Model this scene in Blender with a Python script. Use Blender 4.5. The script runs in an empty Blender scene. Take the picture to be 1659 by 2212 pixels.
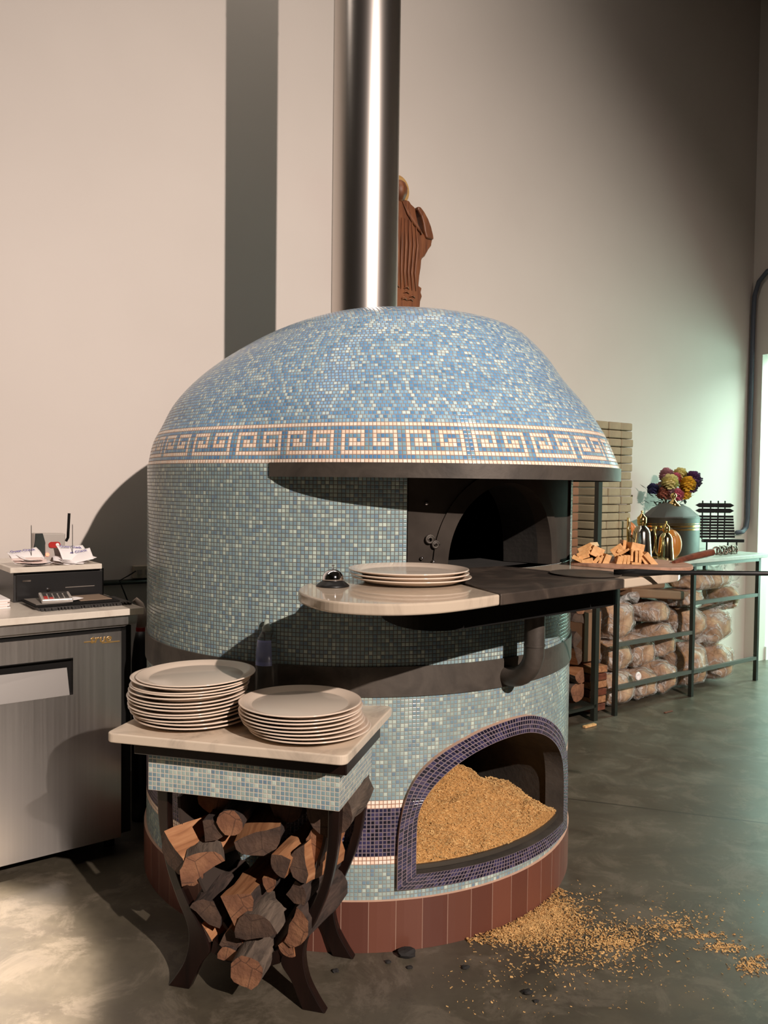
import bpy, bmesh, math, random
from mathutils import Vector, Matrix, noise
PI = math.pi; R_ = math.radians
random.seed(7)
S = bpy.context.scene
COL = S.collection

# ------------------------------------------------------------------ camera, light, exposure
FPX, CZ = 1789.0, 1.4
PITCH = math.atan((1106-1047)/FPX); ROLL = R_(0.7)
cam = bpy.data.objects.new('camera', bpy.data.cameras.new('camera')); COL.objects.link(cam)
cam.data.sensor_fit = 'HORIZONTAL'; cam.data.sensor_width = 36; cam.data.lens = FPX/1659*36
f0 = Vector((0, math.cos(PITCH), -math.sin(PITCH))); r0 = Vector((1, 0, 0)); u0 = r0.cross(f0)
rr = r0*math.cos(ROLL)+u0*math.sin(ROLL); uu = u0*math.cos(ROLL)-r0*math.sin(ROLL)
M3 = Matrix((rr, uu, -f0)).transposed()
cam.matrix_world = Matrix.Translation((0, 0, CZ)) @ M3.to_4x4()
cam.data.clip_start = .05
S.camera = cam
S.view_settings.view_transform = 'Standard'; S.view_settings.look = 'None'
S.view_settings.exposure = 0.0; S.view_settings.gamma = 1.0; S.view_settings.use_curve_mapping = False

w = bpy.data.worlds.new('world'); S.world = w; w.use_nodes = True
w.node_tree.nodes['Background'].inputs[0].default_value = (.95, .9, .8, 1)
w.node_tree.nodes['Background'].inputs[1].default_value = 0.006

def lamp(name, kind, loc, aim, power, color, **k):
    l = bpy.data.lights.new(name, kind); l.energy = power; l.color = color
    for a, b in k.items(): setattr(l, a, b)
    o = bpy.data.objects.new(name, l); COL.objects.link(o); o.location = loc
    o.rotation_euler = (Vector(aim)-Vector(loc)).to_track_quat('-Z', 'Y').to_euler()
    return o
WARM = (1.0, .855, .765)
lamp('track_spot', 'SPOT', (4.42, -4.9, 5.45), (.2, 3.2, .6), 5300, WARM, spot_size=R_(54), spot_blend=1.0, shadow_soft_size=.05)
lamp('floor_spot', 'SPOT', (-2.0, .9, 4.2), (-1.60, 1.95, 0), 5200, (1, .86, .75), spot_size=R_(23), spot_blend=.25, shadow_soft_size=.05)
cw, cn = Vector((.8304, .5572, 0)), Vector((-.5572, .8304, 0))
lamp('wall_fill', 'AREA', cw*.6+cn*3.0+Vector((0, 0, 5.4)), cw*.6+cn*3.35+Vector((0, 0, 1.0)), 40, (1, .88, .78), shape='RECTANGLE', size=6.0, size_y=.7)  # added fill light that lifts the back wall's shadows, no fixture there

# ------------------------------------------------------------------ helpers
def tag(o, label=None, cat=None, group=None, kind=None):
    if label: o['label'] = label
    if cat: o['category'] = cat
    if group: o['group'] = group
    if kind: o['kind'] = kind
    return o
def thing(name, loc=(0, 0, 0), rz=0, label=None, cat=None, group=None):
    o = bpy.data.objects.new(name, None); COL.objects.link(o)
    o.location = loc; o.rotation_euler = (0, 0, rz); o.empty_display_size = .05
    return tag(o, label, cat, group)
def mat_of(o):
    M = Matrix.LocRotScale(o.location, o.rotation_euler, o.scale)
    return (mat_of(o.parent) @ M) if o.parent else M

class MB:
    def __init__(s): s.v = []; s.f = []; s.m = []; s.uv = []
    def add(s, vs, fs, m=0, uv=None, T=None):
        b = len(s.v)
        for p in vs:
            p = Vector(p)
            s.v.append(T @ p if T else p)
        for i, f in enumerate(fs):
            s.f.append([b+k for k in f]); s.m.append(m if isinstance(m, int) else m[i])
            s.uv.append(uv[i] if uv else None)
        return s
    def box(s, x0, x1, y0, y1, z0, z1, m=0, T=None):
        v = [(x, y, z) for z in (z0, z1) for y in (y0, y1) for x in (x0, x1)]
        f = [(0, 2, 3, 1), (4, 5, 7, 6), (0, 1, 5, 4), (2, 6, 7, 3), (0, 4, 6, 2), (1, 3, 7, 5)]
        return s.add(v, f, m, None, T)
    def tube(s, path, r, n=12, m=0, cap=True, T=None):
        path = [Vector(p) for p in path]; rs = r if isinstance(r, (list, tuple)) else [r]*len(path)
        vs = []; up = None
        for i, p in enumerate(path):
            t = (path[min(i+1, len(path)-1)]-path[max(i-1, 0)]).normalized()
            if up is None: up = Vector((0, 0, 1)) if abs(t.z) < .9 else Vector((1, 0, 0))
            a = t.cross(up).normalized(); b = a.cross(t).normalized(); up = b
            for k in range(n):
                c = 2*PI*k/n; vs.append(p+a*rs[i]*math.cos(c)+b*rs[i]*math.sin(c))
        fs = [(i*n+k, (i+1)*n+k, (i+1)*n+(k+1) % n, i*n+(k+1) % n) for i in range(len(path)-1) for k in range(n)]
        if cap: fs += [tuple(range(n)), tuple(reversed(range((len(path)-1)*n, len(path)*n)))]
        return s.add(vs, fs, m, None, T)
    def lathe(s, prof, n=48, m=0, T=None, sx=1, sy=1):
        vs = [(r*math.cos(2*PI*k/n)*sx, r*math.sin(2*PI*k/n)*sy, z) for r, z in prof for k in range(n)]
        fs = [(i*n+k, i*n+(k+1) % n, (i+1)*n+(k+1) % n, (i+1)*n+k) for i in range(len(prof)-1) for k in range(n)]
        if prof[0][0] > 0: fs.append(tuple(reversed(range(n))))
        if prof[-1][0] > 0: fs.append(tuple(range((len(prof)-1)*n, len(prof)*n)))
        return s.add(vs, fs, m, None, T)
    def prism(s, poly, z0, z1, m=0, T=None):
        n = len(poly)
        a = sum(poly[i][0]*poly[(i+1) % n][1]-poly[(i+1) % n][0]*poly[i][1] for i in range(n))
        if a < 0: poly = list(reversed(poly))
        vs = [(x, y, z0) for x, y in poly]+[(x, y, z1) for x, y in poly]
        fs = [tuple(reversed(range(n))), tuple(range(n, 2*n))]+[(i, (i+1) % n, n+(i+1) % n, n+i) for i in range(n)]
        return s.add(vs, fs, m, None, T)
    def plate_xz(s, poly, y0, y1, m=0, T=None):       # polygon in x,z extruded along y
        Q = Matrix(((1, 0, 0, 0), (0, 0, -1, 0), (0, 1, 0, 0), (0, 0, 0, 1)))
        return s.prism(poly, -y1, -y0, m, (T @ Q) if T else Q)
    def build(s, name, mats, parent=None, smooth=False, bevel=0, world=False, auto=None, sub=0, kind=None, segs=2):
        me = bpy.data.meshes.new(name)
        vs = s.v
        if world and parent is not None:
            I = mat_of(parent).inverted(); vs = [I @ v for v in vs]
        me.from_pydata([tuple(v) for v in vs], [], s.f)
        for M in (mats if isinstance(mats, (list, tuple)) else [mats]): me.materials.append(M)
        if any(s.m): me.polygons.foreach_set('material_index', s.m)
        if any(u is not None for u in s.uv):
            L = me.uv_layers.new(name='UVMap'); i = 0; arr = []
            for f, u in zip(s.f, s.uv):
                for k in range(len(f)):
                    arr += list(u[k]) if u else [0.0, 0.0]
            L.data.foreach_set('uv', arr)
        if smooth or auto: me.polygons.foreach_set('use_smooth', [True]*len(s.f))
        me.validate()
        if auto: 
            try: me.set_sharp_from_angle(angle=R_(auto))
            except Exception: pass
        me.update()
        o = bpy.data.objects.new(name, me); COL.objects.link(o)
        if parent is not None: o.parent = parent
        if bevel:
            b = o.modifiers.new('bevel', 'BEVEL'); b.width = bevel; b.segments = segs; b.limit_method = 'ANGLE'; b.angle_limit = R_(40)
        if sub:
            b = o.modifiers.new('sub', 'SUBSURF'); b.levels = sub; b.render_levels = sub
        if kind: o['kind'] = kind
        return o
def dup(root, loc, rot, label=None, group=None):
    r = root.copy(); COL.objects.link(r); r.location = loc; r.rotation_euler = rot
    if label: r['label'] = label
    if group: r['group'] = group
    for ch in list(root.children):
        c = ch.copy(); COL.objects.link(c); c.parent = r
        for g in list(ch.children):
            d = g.copy(); COL.objects.link(d); d.parent = c
    return r
def TR(x=0, y=0, z=0, rz=0, rx=0, ry=0, s=1):
    return Matrix.Translation((x, y, z)) @ Matrix.Rotation(rz, 4, 'Z') @ Matrix.Rotation(rx, 4, 'X') @ Matrix.Rotation(ry, 4, 'Y') @ Matrix.Scale(s, 4)
def lerp_tab(tab, z):
    for a, b in zip(tab, tab[1:]):
        if z <= b[0]:
            t = (z-a[0])/(b[0]-a[0]) if b[0] > a[0] else 0
            t = min(max(t, 0), 1)
            return [a[i]+(b[i]-a[i])*t for i in range(1, len(a))]
    return list(tab[-1][1:])

# ------------------------------------------------------------------ materials
def srgb(r, g, b):
    f = lambda c: (c/255/12.92) if c/255 <= .04045 else ((c/255+.055)/1.055)**2.4
    return (f(r), f(g), f(b), 1)
class NT:
    def __init__(s, name):
        s.mat = bpy.data.materials.new(name); s.mat.use_nodes = True; s.t = s.mat.node_tree
        s.b = s.t.nodes['Principled BSDF']; s.out = s.t.nodes['Material Output']
    def n(s, ty, **k):
        nd = s.t.nodes.new(ty)
        for a, b in k.items():
            if a[0] == 'i' and a[1:].isdigit():
                nd.inputs[int(a[1:])].default_value = b
            else: setattr(nd, a, b)
        return nd
    def l(s, a, b): s.t.links.new(a, b)
    def math(s, op, a, b=None, c=None):
        nd = s.n('ShaderNodeMath', operation=op)
        for i, x in enumerate((a, b, c)):
            if x is None: continue
            if isinstance(x, (int, float)): nd.inputs[i].default_value = x
            else: s.l(x, nd.inputs[i])
        return nd.outputs[0]
    def ramp(s, fac, stops, const=False):
        nd = s.n('ShaderNodeValToRGB'); cr = nd.color_ramp
        if const: cr.interpolation = 'CONSTANT'
        while len(cr.elements) < len(stops): cr.elements.new(.5)
        for e, (p, c) in zip(cr.elements, stops): e.position = p; e.color = c
        s.l(fac, nd.inputs[0]); return nd.outputs[0]
    def mix(s, fac, a, b):
        nd = s.n('ShaderNodeMix', data_type='RGBA')
        for k, x in ((0, fac), (6, a), (7, b)):
            if isinstance(x, (int, float)): nd.inputs[k].default_value = x
            elif isinstance(x, tuple): nd.inputs[k].default_value = x
            else: s.l(x, nd.inputs[k])
        return nd.outputs[2]
    def noise(s, scale, detail=4, coord='Object', rough=.55, vec=None, dist=0):
        nd = s.n('ShaderNodeTexNoise'); nd.inputs['Scale'].default_value = scale
        nd.inputs['Detail'].default_value = detail; nd.inputs['Roughness'].default_value = rough
        nd.inputs['Distortion'].default_value = dist
        if vec is None: vec = s.coord(coord)
        s.l(vec, nd.inputs['Vector']); return nd.outputs[0]
    def coord(s, c='Object'):
        if not hasattr(s, 'tc'): s.tc = s.n('ShaderNodeTexCoord')
        return s.tc.outputs[c]
    def mapping(s, scale=(1, 1, 1), rot=(0, 0, 0), loc=(0, 0, 0), coord='Object'):
        nd = s.n('ShaderNodeMapping'); nd.inputs['Scale'].default_value = scale
        nd.inputs['Rotation'].default_value = rot; nd.inputs['Location'].default_value = loc
        s.l(s.coord(coord), nd.inputs[0]); return nd.outputs[0]
    def bump(s, h, strength=.3, dist=.01, prev=None):
        nd = s.n('ShaderNodeBump'); nd.inputs['Strength'].default_value = strength; nd.inputs['Distance'].default_value = dist
        s.l(h, nd.inputs['Height'])
        if prev: s.l(prev, nd.inputs['Normal'])
        s.l(nd.outputs[0], s.b.inputs['Normal']); return nd.outputs[0]
    def set(s, **k):
        for a, x in k.items():
            i = s.b.inputs[a.replace('_', ' ')]
            if isinstance(x, (int, float, tuple)): i.default_value = x
            else: s.l(x, i)
        return s
def plain(name, col, rough=.5, metal=0, var=.0, scale=20, bump=0, bscale=60, **k):
    t = NT(name)
    c = col if len(col) == 4 else (*col, 1)
    if var:
        f = t.noise(scale, 5)
        d = tuple(max(0, x*(1-var)) for x in c[:3])+(1,); u = tuple(min(1, x*(1+var)) for x in c[:3])+(1,)
        t.set(Base_Color=t.ramp(f, [(.3, d), (.7, u)]))
    else: t.set(Base_Color=c)
    t.set(Roughness=rough, Metallic=metal)
    for a, b in k.items(): t.set(**{a: b})
    if bump: t.bump(t.noise(bscale, 5), bump, .004)
    return t.mat
def mosaic(name, stops, grout, rough=.16, edge=.085, gvar=.0, bump=.5):
    """glass mosaic: one UV unit is one tile"""
    t = NT(name); uv = t.coord('UV')
    sp = t.n('ShaderNodeSeparateXYZ'); t.l(uv, sp.inputs[0])
    ds = []; fl = []
    for o in (sp.outputs[0], sp.outputs[1]):
        fr = t.math('FRACT', o); ds.append(t.math('MINIMUM', fr, t.math('SUBTRACT', 1.0, fr))); fl.append(t.math('FLOOR', o))
    cx = t.n('ShaderNodeCombineXYZ'); t.l(fl[0], cx.inputs[0]); t.l(fl[1], cx.inputs[1])
    wn = t.n('ShaderNodeTexWhiteNoise', noise_dimensions='2D'); t.l(cx.outputs[0], wn.inputs['Vector'])
    wn2 = t.n('ShaderNodeTexWhiteNoise', noise_dimensions='3D'); cz = t.n('ShaderNodeCombineXYZ', i2=7.3); t.l(fl[0], cz.inputs[0]); t.l(fl[1], cz.inputs[1]); t.l(cz.outputs[0], wn2.inputs['Vector'])
    d = t.math('MINIMUM', ds[0], ds[1])
    mk = t.n('ShaderNodeMapRange', interpolation_type='SMOOTHSTEP'); mk.inputs['From Min'].default_value = edge*.75; mk.inputs['From Max'].default_value = edge*1.3
    t.l(d, mk.inputs['Value']); m = mk.outputs[0]
    col = t.ramp(wn.outputs['Value'], stops, True)
    br = t.math('MULTIPLY_ADD', wn2.outputs['Value'], .16, .92)
    hsv = t.n('ShaderNodeHueSaturation'); t.l(col, hsv.inputs['Color']); t.l(br, hsv.inputs['Value'])
    g = t.mix(t.noise(3.0, 4), tuple(x*.75 for x in grout[:3])+(1,), tuple(min(1, x*1.25) for x in grout[:3])+(1,))
    t.set(Base_Color=t.mix(m, g, hsv.outputs[0]))
    t.set(Roughness=t.math('MULTIPLY_ADD', m, rough-.8, .8))
    t.set(Specular_IOR_Level=.5)
    # pillow edge plus a slight random tilt of each tile
    tilt = t.math('ADD', t.math('MULTIPLY', t.math('SUBTRACT', wn.outputs['Value'], .5), t.math('FRACT', sp.outputs[0])),
                  t.math('MULTIPLY', t.math('SUBTRACT', wn2.outputs['Value'], .5), t.math('FRACT', sp.outputs[1])))
    mk2 = t.n('ShaderNodeMapRange', interpolation_type='SMOOTHSTEP'); mk2.inputs['From Min'].default_value = edge*.5; mk2.inputs['From Max'].default_value = edge*2.4
    t.l(d, mk2.inputs['Value'])
    h = t.math('ADD', mk2.outputs[0], t.math('MULTIPLY', tilt, .25))
    t.bump(h, bump, .0012)
    return t.mat
TEAL = [(0, srgb(134, 158, 162)), (.22, srgb(147, 168, 167)), (.42, srgb(125, 150, 160)), (.60, srgb(160, 178, 172)), (.74, srgb(139, 164, 168)), (.87, srgb(184, 200, 190)), (.95, srgb(117, 142, 158))]
SKY = [(0, srgb(120, 170, 208)), (.25, srgb(140, 184, 212)), (.45, srgb(106, 158, 202)), (.62, srgb(156, 194, 212)), (.76, srgb(188, 214, 218)), (.90, srgb(98, 148, 188)), (.95, srgb(205, 225, 222))]
BAND = [(0, srgb(108, 156, 192)), (.35, srgb(126, 168, 196)), (.6, srgb(92, 140, 184)), (.8, srgb(134, 174, 190))]
WHT = [(0, srgb(250, 232, 214)), (.5, srgb(252, 224, 202)), (.8, srgb(246, 236, 222))]
NAVY = [(0, srgb(24, 24, 44)), (.3, srgb(40, 38, 66)), (.55, srgb(20, 19, 34)), (.75, srgb(56, 52, 84)), (.9, srgb(70, 62, 88))]
m_teal = mosaic('teal glass mosaic', TEAL, srgb(94, 89, 83))
m_teal2 = mosaic('teal base mosaic', TEAL, srgb(136, 134, 124))
m_sky = mosaic('sky blue glass mosaic', SKY, srgb(150, 138, 130))
m_band = mosaic('meander blue mosaic', BAND, srgb(150, 124, 106))
m_wht = mosaic('cream mosaic', WHT, srgb(160, 128, 106))
m_navy = mosaic('navy mosaic', NAVY, srgb(120, 106, 112), rough=.2, edge=.11)
m_wht2 = mosaic('cream band mosaic', WHT, srgb(150, 104, 80))
m_terra = mosaic('terracotta skirting', [(0, srgb(102, 62, 49)), (.3, srgb(110, 66, 52)), (.6, srgb(94, 55, 44)), (.8, srgb(106, 64, 50))], srgb(150, 120, 104), rough=.45, edge=.012, bump=.25)
m_apron = mosaic('apron mosaic', TEAL, srgb(205, 195, 180))

def steel_dark():
    t = NT('oxidised dark steel'); f = t.noise(9, 6, dist=.6)
    t.set(Base_Color=t.ramp(f, [(.3, srgb(60, 55, 50)), (.55, srgb(84, 77, 70)), (.75, srgb(70, 64, 58))]), Metallic=.3, Roughness=.52)
    t.bump(t.noise(50, 4), .15, .003); return t.mat
m_dark = steel_dark()
m_black = plain('black painted steel', (.012, .012, .012), .38, .2)
m_blackm = plain('matte black', (.009, .0085, .008), .8, Specular_IOR_Level=.12)
m_sootshade = plain('soot and shade mouth steel', srgb(58, 52, 47), .85, .05, var=.25, scale=9, Specular_IOR_Level=.12)  # soot, plus the hood's shade put into a darker steel tone
def brushed(name, col, rough=.24, axis='Z', aniso=.7):
    t = NT(name)
    sc = {'Z': (1, 1, 90), 'X': (2, 300, 300), 'V': (90, 90, .8)}[axis]
    f = t.noise(1.0, 3, vec=t.mapping(sc))
    t.set(Base_Color=t.ramp(f, [(.3, tuple(x*.96 for x in col)+(1,)), (.7, tuple(min(1, x*1.03) for x in col)+(1,))]), Metallic=1.0)
    t.set(Roughness=t.math('MULTIPLY_ADD', f, .08, rough-.04))
    return t.mat
m_flue = plain('brushed stainless flue', (.62, .57, .53), .27, 1)
m_ss = brushed('brushed stainless fridge', (.56, .53, .5), .3, 'V')
m_chrome = plain('chrome', (.8, .78, .8), .07, 1)
m_brass = plain('polished brass', (.75, .52, .2), .16, 1)
m_copper = plain('tarnished copper', (.034, .031, .022), .5, .25, var=.3, scale=15)
def marble(name, a, b, rough=.12):
    t = NT(name); f = t.noise(5, 8, dist=1.6, rough=.6)
    t.set(Base_Color=t.ramp(f, [(.32, b), (.5, a), (.62, a), (.68, tuple(x*.88 for x in a[:3])+(1,)), (.8, a)]), Roughness=rough)
    return t.mat
m_marb = marble('pale marble', srgb(212, 196, 176), srgb(176, 162, 146), .22)
m_shelf = marble('cream marble shelf', srgb(196, 180, 160), srgb(176, 160, 142), .07)
m_wtop = marble('white worktop', srgb(216, 206, 192), srgb(200, 188, 174), .25)
def slate():
    t = NT('sooty stone slab'); f = t.noise(7, 8, dist=1.2); g = t.noise(2.3, 4)
    c = t.ramp(f, [(.3, srgb(40, 35, 31)), (.5, srgb(60, 52, 46)), (.62, srgb(84, 73, 64)), (.75, srgb(112, 98, 86))])
    t.set(Base_Color=t.mix(t.ramp(g, [(.4, (0, 0, 0, 1)), (.7, (.6, .6, .6, 1))]), c, srgb(60, 52, 46)), Roughness=.48)
    t.bump(t.noise(60, 5), .2, .002); return t.mat
m_slate = slate()
m_soot = plain('sooty firebrick', (.012, .01, .008), .95, var=.4, scale=12, bump=.4)
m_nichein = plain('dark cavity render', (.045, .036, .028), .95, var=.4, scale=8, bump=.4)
def wall_mat():
    t = NT('painted drywall'); f = t.noise(1.1, 3); g = t.noise(140, 3)
    t.set(Base_Color=t.ramp(f, [(.3, srgb(203, 193, 185)), (.7, srgb(208, 198, 190))]), Roughness=.62)
    t.bump(g, .08, .002); return t.mat
m_wall = wall_mat()
m_farwall = plain('white painted wall', (.85, .88, .85), .6)
m_ceil = plain('dark ceiling', (.12, .11, .1), .9)
def concrete():
    t = NT('polished concrete')
    big = t.noise(.7, 6, dist=1.0); mid = t.noise(3.2, 8, rough=.65); fine = t.noise(45, 6)
    c = t.ramp(mid, [(.3, srgb(60, 55, 46)), (.5, srgb(75, 69, 58)), (.62, srgb(87, 80, 68)), (.8, srgb(102, 94, 81))])
    c = t.mix(t.ramp(big, [(.35, (0, 0, 0, 1)), (.75, (.55, .55, .55, 1))]), c, srgb(70, 64, 52))
    c = t.mix(t.math('MULTIPLY', fine, .22), c, srgb(118, 110, 94))
    # scuffs in curved strokes
    wv = t.n('ShaderNodeTexWave', wave_type='RINGS'); wv.inputs['Scale'].default_value = .9; wv.inputs['Distortion'].default_value = 7; wv.inputs['Detail'].default_value = 5; wv.inputs['Detail Scale'].default_value = 1.2
    t.l(t.mapping(loc=(-2.2, -.4, 0)), wv.inputs['Vector'])
    c = t.mix(t.ramp(wv.outputs['Fac'], [(.0, (.35, .35, .35, 1)), (.12, (0, 0, 0, 1)), (.9, (0, 0, 0, 1)), (1, (.14, .14, .14, 1))]), c, srgb(66, 60, 52))
    def ground(x, y):
        d = f0+rr*((x-829.5)/FPX)+uu*((1106-y)/FPX); return Vector((0, 0, CZ))+d*(-CZ/d.z)
    for (A, B, C_, wd, amt) in (((1060, 2180), (1230, 2060), (1480, 2030), .022, .75), ((1110, 2212), (1270, 2100), (1470, 2068), .014, .4), ((1480, 2030), (1570, 2060), (1650, 2110), .016, .35)):
        a_, b_, c_ = ground(*A), ground(*B), ground(*C_)
        dd_ = 2*(a_.x*(b_.y-c_.y)+b_.x*(c_.y-a_.y)+c_.x*(a_.y-b_.y))
        ux = ((a_.x**2+a_.y**2)*(b_.y-c_.y)+(b_.x**2+b_.y**2)*(c_.y-a_.y)+(c_.x**2+c_.y**2)*(a_.y-b_.y))/dd_
        uy = ((a_.x**2+a_.y**2)*(c_.x-b_.x)+(b_.x**2+b_.y**2)*(a_.x-c_.x)+(c_.x**2+c_.y**2)*(b_.x-a_.x))/dd_
        rad_ = math.hypot(a_.x-ux, a_.y-uy)
        def dist(px_, py_):
            nd = t.n('ShaderNodeVectorMath', operation='DISTANCE'); t.l(t.coord('Object'), nd.inputs[0]); nd.inputs[1].default_value = (px_, py_, 0); return nd.outputs['Value']
        e = t.math('ABSOLUTE', t.math('SUBTRACT', dist(ux, uy), rad_))
        m1 = t.math('SUBTRACT', 1.0, t.math('MINIMUM', t.math('DIVIDE', e, wd*1.6), 1.0))
        half = max((a_-b_).length, (c_-b_).length)
        m2 = t.math('SUBTRACT', 1.0, t.math('POWER', t.math('MINIMUM', t.math('DIVIDE', dist(b_.x, b_.y), half), 1.0), 2.0))
        mm = t.math('MULTIPLY', t.math('MULTIPLY', m1, m2), t.math('MULTIPLY', t.noise(14, 6, rough=.7), amt*1.6))
        c = t.mix(t.math('MINIMUM', mm, 1.0), c, srgb(36, 33, 29))
    wr = t.noise(5.5, 10, rough=.75, dist=.6)
    c = t.mix(t.ramp(wr, [(.50, (0, 0, 0, 1)), (.60, (.32, .32, .32, 1)), (.7, (.1, .1, .1, 1))]), c, srgb(132, 122, 108))
    c = t.mix(t.ramp(t.noise(2.4, 9, rough=.8, dist=1.5), [(.30, (.6, .6, .6, 1)), (.42, (0, 0, 0, 1))]), c, srgb(52, 46, 38))
    # saw-cut joints aligned with the room
    mp = t.mapping(rot=(0, 0, R_(17.7)))
    sp = t.n('ShaderNodeSeparateXYZ'); t.l(mp, sp.inputs[0])
    js = []
    for o, off in ((sp.outputs[0], JX), (sp.outputs[1], JY)):
        js.append(t.math('LESS_THAN', t.math('ABSOLUTE', t.math('SUBTRACT', o, off)), .0045))
    j = t.math('MAXIMUM', js[0], js[1])
    c = t.mix(j, c, srgb(48, 44, 38))
    t.set(Base_Color=c)
    t.set(Roughness=t.ramp(mid, [(.3, (.3, .3, .3, 1)), (.7, (.5, .5, .5, 1))]), Specular_IOR_Level=.45)
    t.bump(t.noise(12, 6), .12, .004); return t.mat
# offset of the saw-cut joint along its normal
JX, JY = -99.0, 3.76
m_floor = concrete()
def wood(name, a, b, c, scale=(3, 30, 30), rough=.6, bump=.2):
    t = NT(name); v = t.mapping(scale); f = t.noise(1.2, 6, vec=v, dist=.8)
    t.set(Base_Color=t.ramp(f, [(.28, a), (.5, b), (.75, c)]), Roughness=rough)
    t.bump(f, bump, .003); return t.mat
m_split = wood('split log wood', srgb(120, 78, 50), srgb(160, 110, 74), srgb(186, 138, 98), (40, 3, 40))
m_end = None
def endgrain():
    t = NT('log end grain'); f = t.noise(9, 6, dist=.8)
    oi = t.n('ShaderNodeObjectInfo')
    c = t.ramp(f, [(.25, srgb(84, 54, 38)), (.5, srgb(122, 82, 58)), (.75, srgb(154, 110, 78))])
    c2 = t.ramp(f, [(.25, srgb(44, 33, 27)), (.55, srgb(78, 58, 46)), (.8, srgb(104, 80, 62))])
    c = t.mix(t.math('GREATER_THAN', oi.outputs['Random'], .55), c, c2)
    v = t.n('ShaderNodeTexVoronoi', feature='DISTANCE_TO_EDGE'); v.inputs['Scale'].default_value = 16; t.l(t.coord('Object'), v.inputs['Vector'])
    c = t.mix(t.ramp(v.outputs['Distance'], [(0, (.7, .7, .7, 1)), (.03, (0, 0, 0, 1))]), c, srgb(40, 26, 20))
    t.set(Base_Color=c, Roughness=.85)
    t.bump(t.noise(60, 5), .7, .006); return t.mat
m_end = endgrain()
def bark(name, a, b):
    t = NT(name); v = t.mapping((30, 6, 30)); f = t.noise(1.5, 7, vec=v, dist=1)
    t.set(Base_Color=t.ramp(f, [(.3, a), (.7, b)]), Roughness=.9); t.bump(f, .9, .008); return t.mat
m_bark = bark('dark bark', srgb(34, 26, 22), srgb(76, 60, 52))
m_bark2 = bark('grey bark', srgb(58, 49, 42), srgb(112, 97, 84))
m_kind = wood('planed kindling wood', srgb(186, 134, 84), srgb(212, 162, 106), srgb(224, 180, 128), (40, 4, 40), .55, .1)
m_peel = wood('peel wood', srgb(140, 104, 84), srgb(172, 134, 112), srgb(190, 152, 128), (6, 40, 40), .5, .05)
m_handle = wood('reddish handle wood', srgb(70, 36, 26), srgb(104, 58, 42), srgb(124, 74, 54), (6, 40, 40), .4, .05)
m_mahog = wood('near black mahogany', srgb(16, 8, 7), srgb(24, 12, 9), srgb(32, 17, 13), (20, 20, 3), .32, .05)
m_carve = wood('carved brown wood', srgb(86, 46, 24), srgb(120, 70, 40), srgb(142, 88, 52), (30, 30, 4), .5, .5)
def ceramic():
    t = NT('glazed off white stoneware'); t.set(Base_Color=srgb(222, 204, 186), Roughness=.12, Coat_Weight=.3, Coat_Roughness=.05); return t.mat
m_plate = ceramic()
m_plate_in = plain('matte plate well', srgb(196, 184, 170), .18)
m_saw = None
def sawmat():
    t = NT('sawdust'); f = t.noise(160, 6, rough=.7); g = t.noise(5, 4)
    c = t.ramp(f, [(.32, srgb(112, 80, 42)), (.45, srgb(174, 126, 70)), (.58, srgb(206, 156, 94)), (.75, srgb(228, 190, 130))])
    t.set(Base_Color=c, Roughness=.95); t.bump(f, .8, .006); return t.mat
m_saw = sawmat()
m_chip = plain('wood shaving', srgb(206, 166, 108), .9, var=.25, scale=30)
m_char = plain('charcoal', (.015, .013, .012), .85)
m_brick = plain('pale firebrick', srgb(158, 146, 118), .85, var=.14, scale=9, bump=.25, bscale=30)
m_brickshade = plain('shaded reddish firebrick', srgb(130, 92, 66), .85, var=.16, scale=9, bump=.25, bscale=30)  # reddish brick, with the stack's shade put into a darker tone
m_paper = plain('paper', srgb(238, 232, 230), .7)
m_paperp = plain('pinkish paper', srgb(236, 214, 206), .7)
m_ink = plain('violet print', srgb(84, 78, 150), .7)
m_red = plain('red plastic', srgb(170, 30, 24), .35)
m_plasg = plain('silver plastic', srgb(178, 170, 162), .35, .2)
m_grey = plain('grey plastic', srgb(120, 112, 104), .45)
m_greyd = plain('charcoal plastic', srgb(40, 38, 37), .4)
m_galv = plain('painted grey steel', srgb(104, 110, 104), .35, .5)
m_post = plain('dark bronze steel', srgb(44, 46, 40), .38, .3)
m_orange = plain('orange squash skin', srgb(206, 118, 48), .4, var=.12, scale=8)
m_gold = plain('golden squash skin', srgb(190, 124, 52), .4, var=.12, scale=8)
m_stem = plain('dry stem', srgb(92, 76, 48), .8)
m_condu = plain('blue grey conduit', srgb(70, 76, 88), .5, .1)
m_board = plain('brown board', srgb(128, 96, 70), .8, var=.1, scale=6)
m_trim = plain('pink grout edge', srgb(196, 158, 136), .7)

# ------------------------------------------------------------------ frames
class Fr:                      # room-aligned frames: point = a*s + b*k
    def __init__(s, deg): s.d = Vector((math.cos(R_(deg)), math.sin(R_(deg)), 0)); s.n = Vector((-s.d.y, s.d.x, 0)); s.a = R_(deg)
    def p(s, u, v, z=0): return s.d*u+s.n*v+Vector((0, 0, z))
    def T(s, u, v, z=0): return Matrix.Translation(s.p(u, v, z)) @ Matrix.Rotation(s.a, 4, 'Z')
W = Fr(33.86); KW = 3.965      # the back wall
K = Fr(37.0)                   # racks and fridge
CW = 6.236                     # corner along the wall

def struct(mb, name, m, **k): return tag(mb.build(name, m, **k), kind='structure')
# floor
b = MB(); b.box(-9, 11, -14, 14, -.1, 0); struct(b, 'floor', m_floor)
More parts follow.
